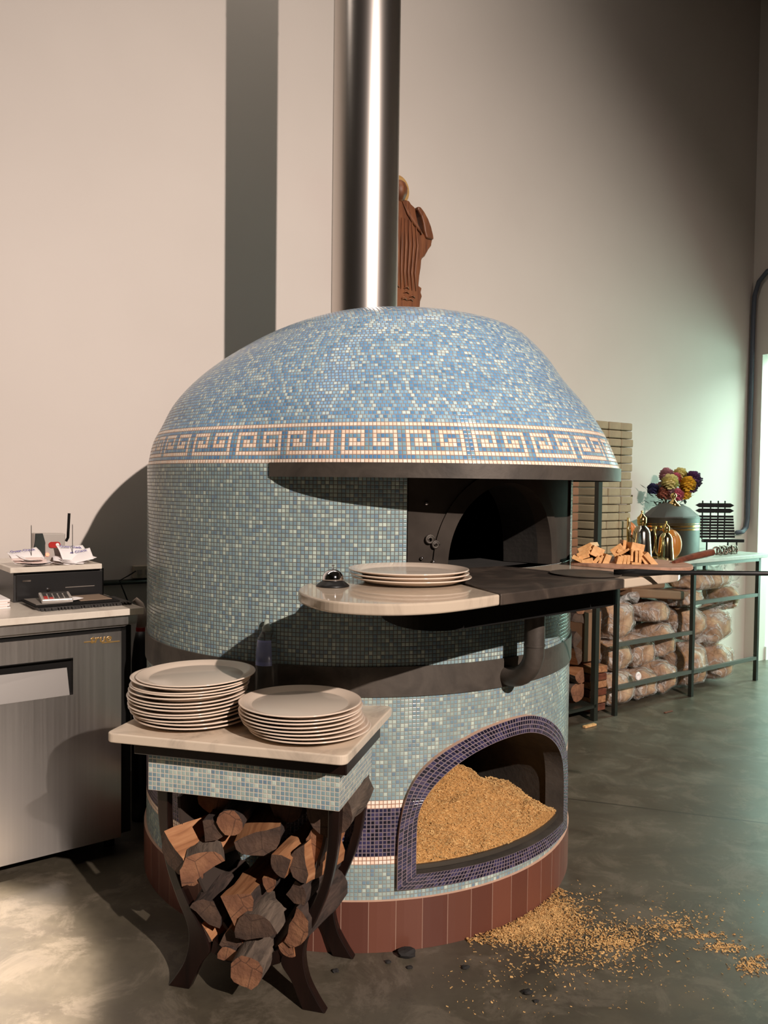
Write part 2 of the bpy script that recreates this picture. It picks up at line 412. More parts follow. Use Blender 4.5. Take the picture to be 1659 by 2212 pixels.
# walls
WT = W.T(0, 0)
b = MB(); b.box(-4.6, CW+.02, KW, KW+.15, 0, 6.3, T=WT); struct(b, 'wall_back', m_wall)
JB, JE, DH = .098, 1.10, 2.48
b = MB()
b.box(CW, CW+.14, KW-JB, KW, 0, 6.3, T=WT); b.box(CW, CW+.14, KW-JE, KW-JB, DH, 6.3, T=WT); b.box(CW, CW+.14, KW-12.6, KW-JE, 0, 6.3, T=WT)
struct(b, 'wall_right', m_wall)
b = MB(); b.box(-4.75, -4.6, KW-12.6, KW+.15, 0, 6.3, T=WT); struct(b, 'wall_left', plain('dark plaster', srgb(70, 62, 52), .8))  # even dark tone, set to keep bounced room light low
b = MB(); b.box(-4.75, CW+.14, KW-12.75, KW-12.6, 0, 6.3, T=WT); struct(b, 'wall_front', plain('brown plaster', srgb(58, 46, 36), .8))
b = MB(); b.box(-4.75, CW+.14, KW-12.75, KW+.15, 6.3, 6.4, T=WT); struct(b, 'ceiling', m_ceil)
# the bright room beyond the doorway
b = MB(); b.box(CW+.14, CW+3.4, KW-JB, KW-JB+.12, 0, 3.2, T=WT); struct(b, 'wall_hallway', m_farwall)
b = MB(); b.box(CW+.14, CW+3.4, KW-JB-.014, KW-JB, 0, .11, T=WT); struct(b, 'baseboard_hallway', m_farwall)
b = MB(); b.box(CW+3.4, CW+3.5, KW-3.6, KW-JB+.12, 0, 3.2, T=WT); b.box(CW+.14, CW+3.5, KW-3.7, KW-3.6, 0, 3.2, T=WT); struct(b, 'wall_hallway', m_farwall)
b = MB(); b.box(CW+.14, CW+3.5, KW-3.7, KW-JB+.12, 3.2, 3.3, T=WT); struct(b, 'ceiling_hallway', m_farwall)
p = W.p(CW+1.7, KW-.85, 1.35); q = W.p(CW-1.0, KW-.35, 1.3)
lamp('hallway_light', 'AREA', p, q, 92, (.56, 1.0, .84), shape='RECTANGLE', size=.9, size_y=1.9)
lamp('hallway_ceiling_light', 'AREA', W.p(CW+1.3, KW-.9, 3.1), W.p(CW+1.3, KW-.5, 0), 120, (.72, 1.0, .88), shape='RECTANGLE', size=1.5, size_y=.8)

# ------------------------------------------------------------------ the oven
OX, OY, OR = -.089, 3.244, .807
HA = 39.0                                     # direction the hood faces, degrees right of the camera
def pol(th, rho, z): a = R_(th); return Vector((OX+rho*math.sin(a), OY-rho*math.cos(a), z))
PITCHT = .0122; NC = 416
oven = thing('pizza_oven', (OX, OY, 0), 0, 'round domed pizza oven covered in blue and teal mosaic tiles with a steel hood', 'oven')

def frame_half(z, tab):                       # helper: theta range of the niche frame's middle line at a height
    return lerp_tab(tab, z)
outer = [(9.95, .190), (9.95, .30), (10.2, .377), (11.6, .472), (14.0, .535), (18.4, .588), (24, .625), (30.5, .655), (39, .668), (45.5, .660), (53, .618), (60.6, .545), (65.2, .463), (66.8, .377), (67.0, .30), (67.0, .183)]
inner = [(13.95, .234), (13.95, .32), (14.05, .410), (15.6, .462), (18.4, .508), (22.4, .551), (27.5, .585), (33.5, .606), (39.5, .612), (44.5, .606), (50, .580), (56, .530), (60.6, .464), (62.3, .395), (62.6, .32), (62.6, .228)]
def in_poly(x, y, P):
    c = False; j = len(P)-1
    for i in range(len(P)):
        if (P[i][1] > y) != (P[j][1] > y) and x < (P[j][0]-P[i][0])*(y-P[i][1])/(P[j][1]-P[i][1])+P[i][0]: c = not c
        j = i
    return c
midp = [((a[0]+c[0])/2, (a[1]+c[1])/2) for a, c in zip(outer, inner)]
def cyl_tiles(name, z0, z1, rows, rho, skip, matf, mats):
    b = MB(); dz = (z1-z0)/rows
    th = [-180+360*c/NC for c in range(NC+1)]
    b.v = [pol(th[c % NC if c == NC else c], rho, z0+dz*r) for r in range(rows+1) for c in range(NC)]
    for r in range(rows):
        for c in range(NC):
            if skip(th[c]+180/NC, z0+dz*(r+.5)): continue
            c2 = (c+1) % NC
            b.f.append([r*NC+c, r*NC+c2, (r+1)*NC+c2, (r+1)*NC+c]); b.m.append(matf(r, c))
            b.uv.append([(c, r), (c+1, r), (c+1, r+1), (c, r+1)])
    return b.build(name, mats, oven, smooth=True, world=True)
def basemat(r, c):
    if 11 <= r <= 22: return 2
    if r in (9, 10, 23, 24): return 1
    return 0
cyl_tiles('base_wall', .155, .772, 51, OR, lambda t, z: in_poly(t, z, midp), basemat, [m_teal2, m_wht2, m_navy])
cyl_tiles('oven_wall', .858, 1.46, 49, OR, lambda t, z: (11.4 < t < 69 and z > 1.135), lambda r, c: 0, [m_teal])

# skirting of upright terracotta tiles
b = MB(); n = 124
for i in range(n):
    t0, t1 = -180+360*i/n, -180+360*(i+1)/n
    b.add([pol(t0, .815, 0), pol(t1, .815, 0), pol(t1, .815, .155), pol(t0, .815, .155)], [(0, 1, 2, 3)], 0, [[(i*.5+.3, .02), (i*.5+.8, .02), (i*.5+.8, .98), (i*.5+.3, .98)]])
    b.add([pol(t0, .815, .155), pol(t1, .815, .155), pol(t1, .80, .158), pol(t0, .80, .158)], [(0, 1, 2, 3)], 1)
b.build('skirting', [m_terra, m_trim], oven, world=True, smooth=False)

# niche frame
def resample(P, Q, n):
    L = [0]
    for i in range(1, len(P)): L.append(L[-1]+math.hypot((P[i][0]-P[i-1][0])*R_(1)*OR, P[i][1]-P[i-1][1]))
    out = []
    for k in range(n+1):
        t = L[-1]*k/n
        i = 0
        while i < len(L)-2 and L[i+1] < t: i += 1
        f = (t-L[i])/(L[i+1]-L[i])
        out.append(tuple((A[i][0]+(A[i+1][0]-A[i][0])*f, A[i][1]+(A[i+1][1]-A[i][1])*f) for A in (P, Q))+(t,))
    return out
def smooth_path(P, it=2):
    # round the arch, keep the corners at the foot
    for _ in range(it):
        N = [P[0]]
        for i in range(len(P)-1):
            a, c = P[i], P[i+1]
            N += [(a[0]*.75+c[0]*.25, a[1]*.75+c[1]*.25), (a[0]*.25+c[0]*.75, a[1]*.25+c[1]*.75)]
        N.append(P[-1]); P = N
    return P
so, si = smooth_path(outer), smooth_path(inner)
rs = resample(so, si, 110)
b = MB(); FH = .016
def strip(rs, close=False):
    for (a, c) in zip(rs, rs[1:]):
        u0, u1 = a[2]/PITCHT, c[2]/PITCHT
        p = [pol(a[0][0], OR+FH, a[0][1]), pol(c[0][0], OR+FH, c[0][1]), pol(c[1][0], OR+FH, c[1][1]), pol(a[1][0], OR+FH, a[1][1])]
        b.add(p, [(0, 1, 2, 3)], 0, [[(u0, 0), (u1, 0), (u1, 4), (u0, 4)]])
        b.add([pol(a[0][0], OR-.01, a[0][1]), pol(c[0][0], OR-.01, c[0][1]), p[1], p[0]], [(0, 1, 2, 3)], 1)
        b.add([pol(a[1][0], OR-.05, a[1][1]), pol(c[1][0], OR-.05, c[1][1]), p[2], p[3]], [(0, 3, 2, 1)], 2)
strip(rs)
bot = resample([(outer[-1][0]-(outer[-1][0]-outer[0][0])*k/20, outer[-1][1]+(outer[0][1]-outer[-1][1])*k/20) for k in range(21)],
               [(inner[-1][0]-(inner[-1][0]-inner[0][0])*k/20, inner[-1][1]+(inner[0][1]-inner[-1][1])*k/20) for k in range(21)], 40)
strip(bot)
b.build('niche_frame', [m_navy, m_trim, m_nichein], oven, world=True, smooth=False)
# niche lining, straight back into the base
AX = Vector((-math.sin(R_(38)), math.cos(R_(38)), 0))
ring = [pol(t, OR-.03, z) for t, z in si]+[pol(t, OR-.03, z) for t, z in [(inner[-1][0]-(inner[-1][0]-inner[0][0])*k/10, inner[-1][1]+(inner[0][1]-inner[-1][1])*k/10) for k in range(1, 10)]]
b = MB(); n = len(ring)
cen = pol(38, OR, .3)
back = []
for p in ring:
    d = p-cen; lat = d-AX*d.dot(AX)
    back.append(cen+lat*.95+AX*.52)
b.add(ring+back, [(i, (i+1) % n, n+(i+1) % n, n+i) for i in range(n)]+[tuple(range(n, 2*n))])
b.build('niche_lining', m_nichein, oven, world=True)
# sill tray
b = MB()
for i in range(24):
    t0, t1 = 14+48.6*i/24, 14+48.6*(i+1)/24
    b.add([pol(t0, OR-.005, .238), pol(t1, OR-.005, .238), pol(t1, OR-.005, .252), pol(t0, OR-.005, .252), pol(t0, OR-.03, .252), pol(t1, OR-.03, .252)], [(0, 1, 2, 3), (3, 2, 5, 4)])
b.build('niche_sill', plain('grey metal sill', srgb(74, 68, 60), .5, .3), oven, world=True)

# steel ring between base and body
b = MB()
for i in range(180):
    t0, t1 = -180+2*i, -178+2*i
    q = [(OR-.01, .770), (OR+.006, .770), (OR+.006, .860), (OR-.01, .860)]
    b.add([pol(t, r, z) for t in (t0, t1) for r, z in q], [(0, 4, 5, 1), (1, 5, 6, 2), (2, 6, 7, 3)])
b.build('steel_ring', m_dark, oven, world=True, auto=30)

# steel mouth surround, curved with the wall, with an arched hole
TL, TRt, AC, AW, AHt, HZ = 11.4, 69.0, 37.2, 16.7, .27, 1.14
def archz(t, w=AW, h=AHt, c=AC):
    x = (t-c)/w
    return HZ if abs(x) >= 1 else HZ+h*math.sqrt(1-x*x)**.9
ths = sorted(set([TL+(TRt-TL)*i/90 for i in range(91)]+[AC+AW*math.cos(PI*i/40)*.99999 for i in range(41)]))
b = MB()
for t0, t1 in zip(ths, ths[1:]):
    za, zb = archz(t0), archz(t1)
    for k in range(6):
        f0_, f1_ = k/6, (k+1)/6
        b.add([pol(t0, OR-.006, za+(1.45-za)*f0_), pol(t1, OR-.006, zb+(1.45-zb)*f0_), pol(t1, OR-.006, zb+(1.45-zb)*f1_), pol(t0, OR-.006, za+(1.45-za)*f1_)], [(0, 1, 2, 3)])
for t in (TL, TRt): b.add([pol(t, OR-.02, HZ), pol(t, OR+.002, HZ), pol(t, OR+.002, 1.45), pol(t, OR-.02, 1.45)], [(0, 1, 2, 3)])
b.build('mouth_surround', m_sootshade, oven, world=True, auto=30)
# raised arch plate around the mouth
b = MB(); ar = [(AC-AW*math.cos(PI*i/60), HZ+AHt*math.sin(PI*i/60)**.9) for i in range(61)]
ao = [(AC-(AW+3.4)*math.cos(PI*i/60), HZ+(AHt+.045)*math.sin(PI*i/60)**.9) for i in range(61)]
for i in range(60):
    p = [pol(*x) for x in ()]
    A = [pol(ar[i][0], OR+.001, ar[i][1]), pol(ar[i+1][0], OR+.001, ar[i+1][1]), pol(ao[i+1][0], OR+.001, ao[i+1][1]), pol(ao[i][0], OR+.001, ao[i][1])]
    B = [pol(ao[i][0], OR-.008, ao[i][1]), pol(ao[i+1][0], OR-.008, ao[i+1][1])]
    I = [pol(ar[i][0], OR-.05, ar[i][1]), pol(ar[i+1][0], OR-.05, ar[i+1][1])]
    b.add(A+B+I, [(0, 3, 2, 1), (3, 4, 5, 2), (0, 1, 7, 6)])
b.build('mouth_arch', m_sootshade, oven, world=True, auto=30)
b = MB()
for i in range(60):
    b.add([pol(ar[i][0], OR-.05, ar[i][1]), pol(ar[i+1][0], OR-.05, ar[i+1][1]), pol(ar[i+1][0], OR-.18, ar[i+1][1]), pol(ar[i][0], OR-.18, ar[i][1])], [(0, 1, 2, 3)])
b.build('leak_sleeve', m_soot, oven, world=True)  # added black sleeve, stops light leaking into the chamber
# scroll boss and bolts on the surround
b = MB()
for (t, z, r) in ((16.3, 1.238, .014), (17.6, 1.222, .012)):
    c = pol(t, OR+.002, z); a = R_(t); tx = Vector((math.cos(a), math.sin(a), 0))
    b.tube([c+tx*r*math.cos(q*.5)*(1-q*.03)+Vector((0, 0, 1))*r*math.sin(q*.5)*(1-q*.03) for q in range(0, 20)], .0038, 8)
b.build('scroll_boss', m_dark, oven, world=True, smooth=True)
for (t, z) in ((17.2, 1.172), (14.6, 1.182), (15.5, 1.345)):
    b = MB(); a = R_(t); n_ = Vector((math.sin(a), -math.cos(a), 0)); c = pol(t, OR-.002, z)
    b.tube([c-n_*.004, c+n_*.004, c+n_*.006], [.0055, .0055, .002], 10)
    b.build('bolt', m_chrome, oven, world=True, smooth=True)
# chamber
b = MB(); n = 48
prof = [(.0, 1.50), (.3, 1.485), (.5, 1.42), (.62, 1.3), (.66, 1.139)]
for i in range(n):
    t0, t1 = 360*i/n, 360*(i+1)/n
    for (r0_, z0_), (r1_, z1_) in zip(prof, prof[1:]):
        tm = ((t0+t1)/2+180) % 360-180
        if abs(tm-AC) < 26 and z1_ < 1.4: continue
        b.add([pol(t0, r0_, z0_), pol(t1, r0_, z0_), pol(t1, r1_, z1_), pol(t0, r1_, z1_)], [(0, 1, 2, 3)])
    b.add([pol(t0, .72, 1.138), pol(t1, .72, 1.138), (OX, OY, 1.138)], [(0, 1, 2)])
b.build('oven_chamber', m_soot, oven, world=True)

# dome shell: z, wall radius, hood offset, hood radius
DT = [(1.460, .805, .352, .684), (1.54, .787, .325, .673), (1.60, .757, .300, .661), (1.684, .713, .270, .628), (1.768, .641, .250, .574),
      (1.850, .543, .250, .515), (1.922, .428, .250, .445), (1.955, .355, .245, .400), (1.983, .28, .23, .330), (2.009, .19, .19, .243), (2.024, .11, .14, .165), (2.031, .004, .0, .004)]
def rad(th, z):
    rb, d, rh = cubic(z)
    dl = R_(th-HA)
    q = rh*rh-(d*math.sin(dl))**2
    if q <= 0: return rb
    ph = d*math.cos(dl)+math.sqrt(q)
    k = .012+.15*min(1, (z-1.46)/.38)
    k = min(k, rb*.8+.002)
    h = max(0, k-abs(rb-ph))/k
    return max(rb, ph)+h*h*k*.25
def cubic(z):
    # Catmull-Rom through the table
    T = DT
    for i in range(len(T)-1):
        if z <= T[i+1][0] or i == len(T)-2:
            a, b_ = T[i], T[i+1]; p = T[max(i-1, 0)]; q = T[min(i+2, len(T)-1)]
            t = min(max((z-a[0])/(b_[0]-a[0]), 0), 1); out = []
            for c in (1, 2, 3):
                m0 = (b_[c]-p[c])/(b_[0]-p[0])*(b_[0]-a[0]); m1 = (q[c]-a[c])/(q[0]-a[0])*(b_[0]-a[0])
                if i >= len(T)-3: m1 = (b_[c]-a[c])
                out.append((2*t**3-3*t*t+1)*a[c]+(t**3-2*t*t+t)*m0+(-2*t**3+3*t*t)*b_[c]+(t**3-t*t)*m1)
            return out
# column angles: equal arc along the bottom outline
fine = [(-180+.25*i, rad(-180+.25*i, 1.46)) for i in range(1441)]
acc = [0]
for a, c in zip(fine, fine[1:]): acc.append(acc[-1]+math.hypot(a[1]*R_(.25), c[1]-a[1]))
ND = int(round(acc[-1]/PITCHT/16))*16
cols = []
i = 0
for c in range(ND):
    t = acc[-1]*c/ND
    while acc[i+1] < t: i += 1
    cols.append(fine[i][0]+.25*(t-acc[i])/(acc[i+1]-acc[i]))
# rows: equal steps along the profile seen from the front
zs = [1.46]; prof = []
zz = 1.46; step = .0005; last = (rad(-50, zz), zz); d = 0; prev = last
while zz < 2.0305:
    zz += step; cur = ((rad(-50, zz)+rad(39, zz))/2*1.0, zz) if zz > 1.6 else (rad(-50, zz), zz)
    if abs(cur[0]-prev[0]) > .2: prev = cur; continue
    d += math.hypot(cur[0]-prev[0], step); prev = cur
    if d >= PITCHT: zs.append(zz); d = 0
zs.append(2.031)
b = MB()
for z in zs:
    for t in cols: b.v.append(pol(t, rad(t, z), z))
MEA = {2: 'WWWWWWWWWWWWWW..', 3: 'W............W..', 4: 'W.WWWW..WWWW.W..'.replace('..WWWW', '..WWWW'), 5: 'W.WW.W..W.WW.W..', 6: 'W....W..W....W..', 7: 'WWWWWW..WWWWWW..'}
ref = min(range(ND), key=lambda c: abs(cols[c]-8.8))
for r in range(len(zs)-1):
    L = sum((b.v[r*ND+c]-b.v[r*ND+(c+1) % ND]).length for c in range(ND)); cnt = ND if r < 11 else max(3, round(L/PITCHT))
    for c in range(ND):
        c2 = (c+1) % ND
        if r in (0, 9): m = 1
        elif r in (1, 8): m = 2
        elif r in MEA: m = 1 if MEA[r][(c-ref) % 16] == 'W' else 2
        else: m = 0
        b.f.append([r*ND+c, r*ND+c2, (r+1)*ND+c2, (r+1)*ND+c]); b.m.append(m)
        u0_, u1_ = c*cnt/ND, (c+1)*cnt/ND
        b.uv.append([(u0_, r), (u1_, r), (u1_, r+1), (u0_, r+1)])
b.build('dome', [m_sky, m_wht, m_band], oven, world=True, smooth=True)
# hood rim and soffit
TA, TB = -18.3, 96.3
hs = [TA+(TB-TA)*i/150 for i in range(151)]
b = MB()
for t0, t1 in zip(hs, hs[1:]):
    ra, rb_ = rad(t0, 1.46)+.004, rad(t1, 1.46)+.004
    b.add([pol(t0, ra, 1.420), pol(t1, rb_, 1.420), pol(t1, rb_, 1.462), pol(t0, ra, 1.462), pol(t0, ra-.014, 1.420), pol(t1, rb_-.014, 1.420), pol(t1, rb_-.014, 1.45), pol(t0, ra-.014, 1.45)],
          [(0, 1, 2, 3), (4, 5, 1, 0), (4, 7, 6, 5)])
ra = rad(TA, 1.46)+.004
b.add([pol(TA, ra, 1.42), pol(TA, ra, 1.462), pol(TA, ra-.03, 1.462), pol(TA, ra-.03, 1.42)], [(0, 1, 2, 3)])
b.build('hood_rim', m_dark, oven, world=True, auto=30)
b = MB()
for t0, t1 in zip(hs, hs[1:]):
    b.add([pol(t0, rad(t0, 1.46)-.004, 1.449), pol(t1, rad(t1, 1.46)-.004, 1.449), pol(t1, .79, 1.449), pol(t0, .79, 1.449)], [(0, 1, 2, 3)])
b.build('hood_soffit', plain('sooty soffit', (.03, .027, .024), .8), oven, world=True)

# shelf slabs
SZ0, SZ1 = 1.113, 1.140
def cr2(P, n=6):
    out = []
    for i in range(len(P)-1):
        p0, p1, p2, p3 = P[max(i-1, 0)], P[i], P[i+1], P[min(i+2, len(P)-1)]
        for k in range(n):
            t = k/n; out.append(tuple(.5*((2*p1[j])+(-p0[j]+p2[j])*t+(2*p0[j]-5*p1[j]+4*p2[j]-p3[j])*t*t+(-p0[j]+3*p1[j]-3*p2[j]+p3[j])*t**3) for j in range(2)))
    out.append(P[-1]); return out
arc = lambda t0, t1, n, r=OR+.002: [tuple(pol(t0+(t1-t0)*i/n, r, 0))[:2] for i in range(n+1)]
left = cr2([(.281, 1.982), (.203, 1.903), (.12, 1.836), (.033, 1.803), (-.05, 1.805), (-.12, 1.838), (-.174, 1.916), (-.208, 2.02), (-.200, 2.14), (-.165, 2.215), (-.10, 2.28), (-.03, 2.38)])+arc(5, 13.8, 4)
b = MB(); b.prism(left, SZ0, SZ1); b.build('marble_shelf', m_shelf, oven, world=True, bevel=.005, segs=3)
mid = [(.2825, 1.981), (.686, 2.347), (.425, 2.648)]+[tuple(pol(t, .73, 0))[:2] for t in (40, 35, 30, 25, 20, 16)]
b = MB(); b.prism(mid, SZ0, SZ1+.001); b.build('hearth_slab', m_slate, oven, world=True, bevel=.003)
right = cr2([(.688, 2.349), (.79, 2.437), (.885, 2.517), (.935, 2.60), (.955, 2.70), (.93, 2.83), (.85, 2.94)])+arc(72, 42.5, 8)+[(.4265, 2.6495)]
b = MB(); b.prism(right, SZ0, SZ1); b.build('marble_shelf', m_shelf, oven, world=True, bevel=.004)
tray = cr2([(.0, 2.44), (.0, 2.26), (.05, 2.12), (.12, 2.07), (.20, 2.10), (.36, 2.24), (.57, 2.425), (.70, 2.545), (.745, 2.62), (.735, 2.72), (.68, 2.87)], 5)
b = MB()
for a, c in zip(tray, tray[1:]):
    b.add([(a[0], a[1], 1.034), (c[0], c[1], 1.034), (c[0], c[1], SZ0), (a[0], a[1], SZ0)], [(0, 1, 2, 3)])
b.add([(x, y, 1.036) for x, y in tray+arc(62, 5, 8, .80)], [tuple(range(len(tray)+9))])
b.build('shelf_support', m_blackm, oven, world=True, auto=40)
PX, PY = .462, 2.50
dx, dy = -.598, .801
path = [(PX, PY, 1.05), (PX, PY, .93)]+[(PX+dx*(.1-.1*math.cos(a)), PY+dy*(.1-.1*math.cos(a)), .905-.1*math.sin(a)) for a in [PI/2*i/8 for i in range(1, 9)]]+[(PX+dx*.17, PY+dy*.17, .803)]
b = MB(); b.tube(path, .031, 24); b.tube([(PX, PY, .916), (PX, PY, .922)], .0325, 24)
b.build('bracket_pipe', m_dark, oven, world=True, auto=40)

# flue
fl = thing('chimney_flue', (-.086, 3.2, 2.0), 0, 'tall brushed stainless steel chimney pipe rising from the blue oven dome', 'chimney')
b = MB(); b.lathe([(.127, 0), (.127, 1.94)], 72); b.lathe([(.1275, 1.944), (.1275, 4.29)], 72)
b.build('pipe', m_flue, fl, auto=40)
b = MB(); b.lathe([(.1278, 1.938), (.1292, 1.940), (.1292, 1.946), (.1278, 1.948)], 72); b.build('seam', m_flue, fl, auto=40)

# sawdust in the niche
b = MB(); NU, NV = 70, 46; px = Vector((AX.y, -AX.x, 0))
base = pol(38, OR, 0)
def pileh(u, v):
    # u across, v depth from the face
    top = lerp_tab([(-.36, .35), (-.26, .375), (-.16, .385), (-.08, .40), (0, .43), (.05, .435), (.10, .405), (.15, .365), (.2, .355), (.26, .335), (.31, .29), (.36, .25)], u)[0]
    fr = lerp_tab([(-.36, .262), (-.2, .258), (0, .252), (.12, .275), (.2, .30), (.27, .29), (.36, .245)], u)[0]
    s = min(1, max(0, v/.26)); s = s**.85
    z = fr+(top-fr)*s-max(0, v-.25)*.45
    z += .018*noise.noise(Vector((u*9, v*9, 1)))+.008*noise.noise(Vector((u*30, v*30, 4)))+.003*noise.noise(Vector((u*90, v*90, 4)))
    return z
def pilep(u, v):
    bulge = OR-math.sqrt(max(.01, OR*OR-u*u))+.012
    return base+px*u+AX*(bulge+v)
vs = []
for j in range(NV+1):
    for i in range(NU+1):
        u = -.345+.69*i/NU; v = .42*(j/NV)**1.2
        p = pilep(u, v); p.z = max(.24, pileh(u, v)); 
        if j == 0: p.z = .242
        vs.append(p)
b.add(vs, [(j*(NU+1)+i, j*(NU+1)+i+1, (j+1)*(NU+1)+i+1, (j+1)*(NU+1)+i) for j in range(NV) for i in range(NU)])
def flake(b, p, s, m=0):
    a = random.random()*2*PI; t = Vector((random.uniform(-.5, .5), random.uniform(-.5, .5), 1)).normalized()
    x = t.cross(Vector((math.cos(a), math.sin(a), 0))).normalized(); y = t.cross(x)
    l, w_ = s*random.uniform(.6, 1.6), s*random.uniform(.35, .8)
    q = [p-x*l-y*w_, p+x*l-y*w_*.6, p+x*l*.8+y*w_, p-x*l*.9+y*w_*.8]
    top = [v+t*s*.25 for v in q]
    b.add(q+top, [(0, 3, 2, 1), (4, 5, 6, 7), (0, 1, 5, 4), (1, 2, 6, 5), (2, 3, 7, 6), (3, 0, 4, 7)], m)
for k in range(5200):
    u = random.uniform(-.34, .34); v = random.random()**1.3*.40
    p = pilep(u, v); p.z = max(.243, pileh(u, v))+.001; flake(b, p, random.uniform(.0022, .0048), 1)
tag(b.build('sawdust_pile', [m_saw, m_chip]), 'heap of golden sawdust filling the arched niche in the oven base', 'sawdust', kind='stuff')
# spilled sawdust on the floor
def atz(x, y, z=0):
    d = f0+rr*((x-829.5)/FPX)+uu*((1106-y)/FPX); return Vector((0, 0, CZ))+d*((z-CZ)/d.z)
b = MB(); random.seed(11)
def outside(p): return math.hypot(p.x-OX, p.y-OY) > .83
blobs = [((1130, 1985), 120, 42, 1500), ((1085, 2010), 90, 26, 600), ((1180, 1975), 70, 35, 500), ((1330, 2015), 130, 26, 420), ((1330, 2038), 60, 14, 260), ((1290, 2060), 160, 45, 260), ((1440, 2000), 60, 22, 150), ((1560, 2045), 50, 12, 170), ((1625, 2085), 40, 20, 190), ((1500, 1985), 80, 30, 60), ((1180, 2080), 160, 60, 200), ((1250, 1960), 160, 50, 120), ((1520, 2022), 60, 8, 120)]
for (cx, cy), sx, sy, cnt in blobs:
    for k in range(cnt):
        p = atz(random.gauss(cx, sx*.5), random.gauss(cy, sy*.5))
        if not outside(p) or p.y < 1.2: continue
        s = random.uniform(.0018, .0046); p.z = .001+random.random()*.003*(1 if cnt > 400 else 0); flake(b, p, s, 0 if random.random() < .9 else 1)
for k in range(260):
    p = atz(random.uniform(1230, 1650), random.uniform(1900, 2180)); p.z = .001; flake(b, p, random.uniform(.001, .0028))
for k in range(90):
    p = atz(random.uniform(930, 1230), random.uniform(2070, 2200)); p.z = .001; flake(b, p, random.uniform(.001, .003))
for k in range(4200):
    t = random.gauss(43.5, 7); t = min(max(t, 26), 60); w_ = abs(random.gauss(0, .085))*math.exp(-((t-44)/12)**2)*1.5
    p = pol(t, .818+w_, 0); p.z = .001+.008*math.exp(-w_/.04)*random.random(); flake(b, p, random.uniform(.0015, .0038), random.randint(0, 1))
tag(b.build('sawdust_spill', [m_chip, m_saw]), 'sawdust and chips scattered over the concrete floor at the oven foot', 'sawdust', kind='stuff')
# charcoal crumbs
def lump(name, c, r, m, seed, sz=.55):
    bm = bmesh.new(); bmesh.ops.create_icosphere(bm, subdivisions=2, radius=1)
    me = bpy.data.meshes.new(name); o = bpy.data.objects.new(name, me); COL.objects.link(o)
    for v in bm.verts:
        k = 1+.45*noise.noise(v.co*1.7+Vector((seed*3.1, 0, 0)))
        v.co = Vector((v.co.x*k*r*1.4, v.co.y*k*r, v.co.z*k*r*sz))
    lo = min(v.co.z for v in bm.verts)
    for v in bm.verts: v.co.z -= lo
    bm.to_mesh(me); bm.free(); me.materials.append(m); o.location = c; return o
for i, (x, y, r, lb) in enumerate([(880, 2066, .022, 'largest black charcoal lump lying on the floor in front of the terracotta skirting'), (838, 2080, .007, 'small charcoal crumb on the floor left of the big charcoal lump'),
        (725, 2100, .008, 'charcoal crumb on the floor beside the rear foot of the log table'), (1005, 2092, .009, 'thin charcoal splinter on the floor right of the big charcoal lump'),
        (1140, 2148, .011, 'charcoal lump below the sawdust spill on the bare floor'), (885, 2092, .007, 'charcoal crumb just in front of the big charcoal lump'), (1158, 2165, .006, 'charcoal crumb nearest the camera below the sawdust spill')]):
    tag(lump('charcoal_lump', atz(x, y), r, m_char, i), lb, 'charcoal')

# ------------------------------------------------------------------ plates
def make_plate():
    t = thing('pizza_plate', (0, 0, 0)); r = .163
    b = MB()
    b.lathe([(.0, .0015), (.118, .0015), (.122, .0), (.126, .0005), (.130, .004), (r-.006, .0125), (r-.001, .0140), (r, .0155), (r-.001, .0170), (r-.005, .0172), (.134, .0085), (.128, .0072), (.0, .0068)], 96)
    b.build('body', m_plate, t, smooth=True)
    b = MB(); b.lathe([(.0, .0071), (.127, .0073), (.128, .0069)], 96); b.build('well', m_plate_in, t, smooth=True)
    return t
plate0 = make_plate()
used = [False]
def place_plate(x, y, z, tilt, lb, gp):
    rot = (tilt[0], tilt[1], random.random()*6)
    if not used[0]:
        plate0.location = (x, y, z); plate0.rotation_euler = rot; tag(plate0, lb, 'plate', gp); used[0] = True; return plate0
    o = dup(plate0, (x, y, z), rot, lb, gp); return tag(o, None, 'plate')
ordn = ['bottom', 'second from the bottom', 'third from the bottom', 'fourth from the bottom', 'fifth from the bottom', 'sixth from the bottom', 'middle (seventh) one', 'sixth from the top', 'fifth from the top', 'fourth from the top', 'third from the top', 'second from the top', 'top']
ord8 = ordn[:4]+ordn[9:]
random.seed(3)
for i in range(13):
    dx_ = [.006, .004, -.004, -.008, -.01, -.012, -.014, -.010, -.009, -.006, -.003, -.005, .012][i]
    place_plate(-.527+dx_, 2.285+random.uniform(-.003, .003), .7455+i*.0093, (0, -.010 if i < 8 else -.02), 'off white pizza plate, %s in the tall left stack' % ordn[i], 'plates in the tall stack')
for i in range(8):
    dx_ = [.022, .016, .006, .002, -.002, -.004, 0, -.004][i]
    place_plate(-.212+dx_, 2.178+random.uniform(-.003, .003), .7455+i*.0093, (0, .0), 'off white pizza plate, %s in the lower right stack' % ord8[i], 'plates in the lower stack')
for i in range(3):
    place_plate(.071+[.004, -.002, -.003][i], 2.222+[-.002, .001, .003][i], 1.1405+i*.0096, (0, 0), 'off white pizza plate, %s of three on the oven shelf' % ['bottom', 'middle', 'top'][i], 'plates on the marble shelf')

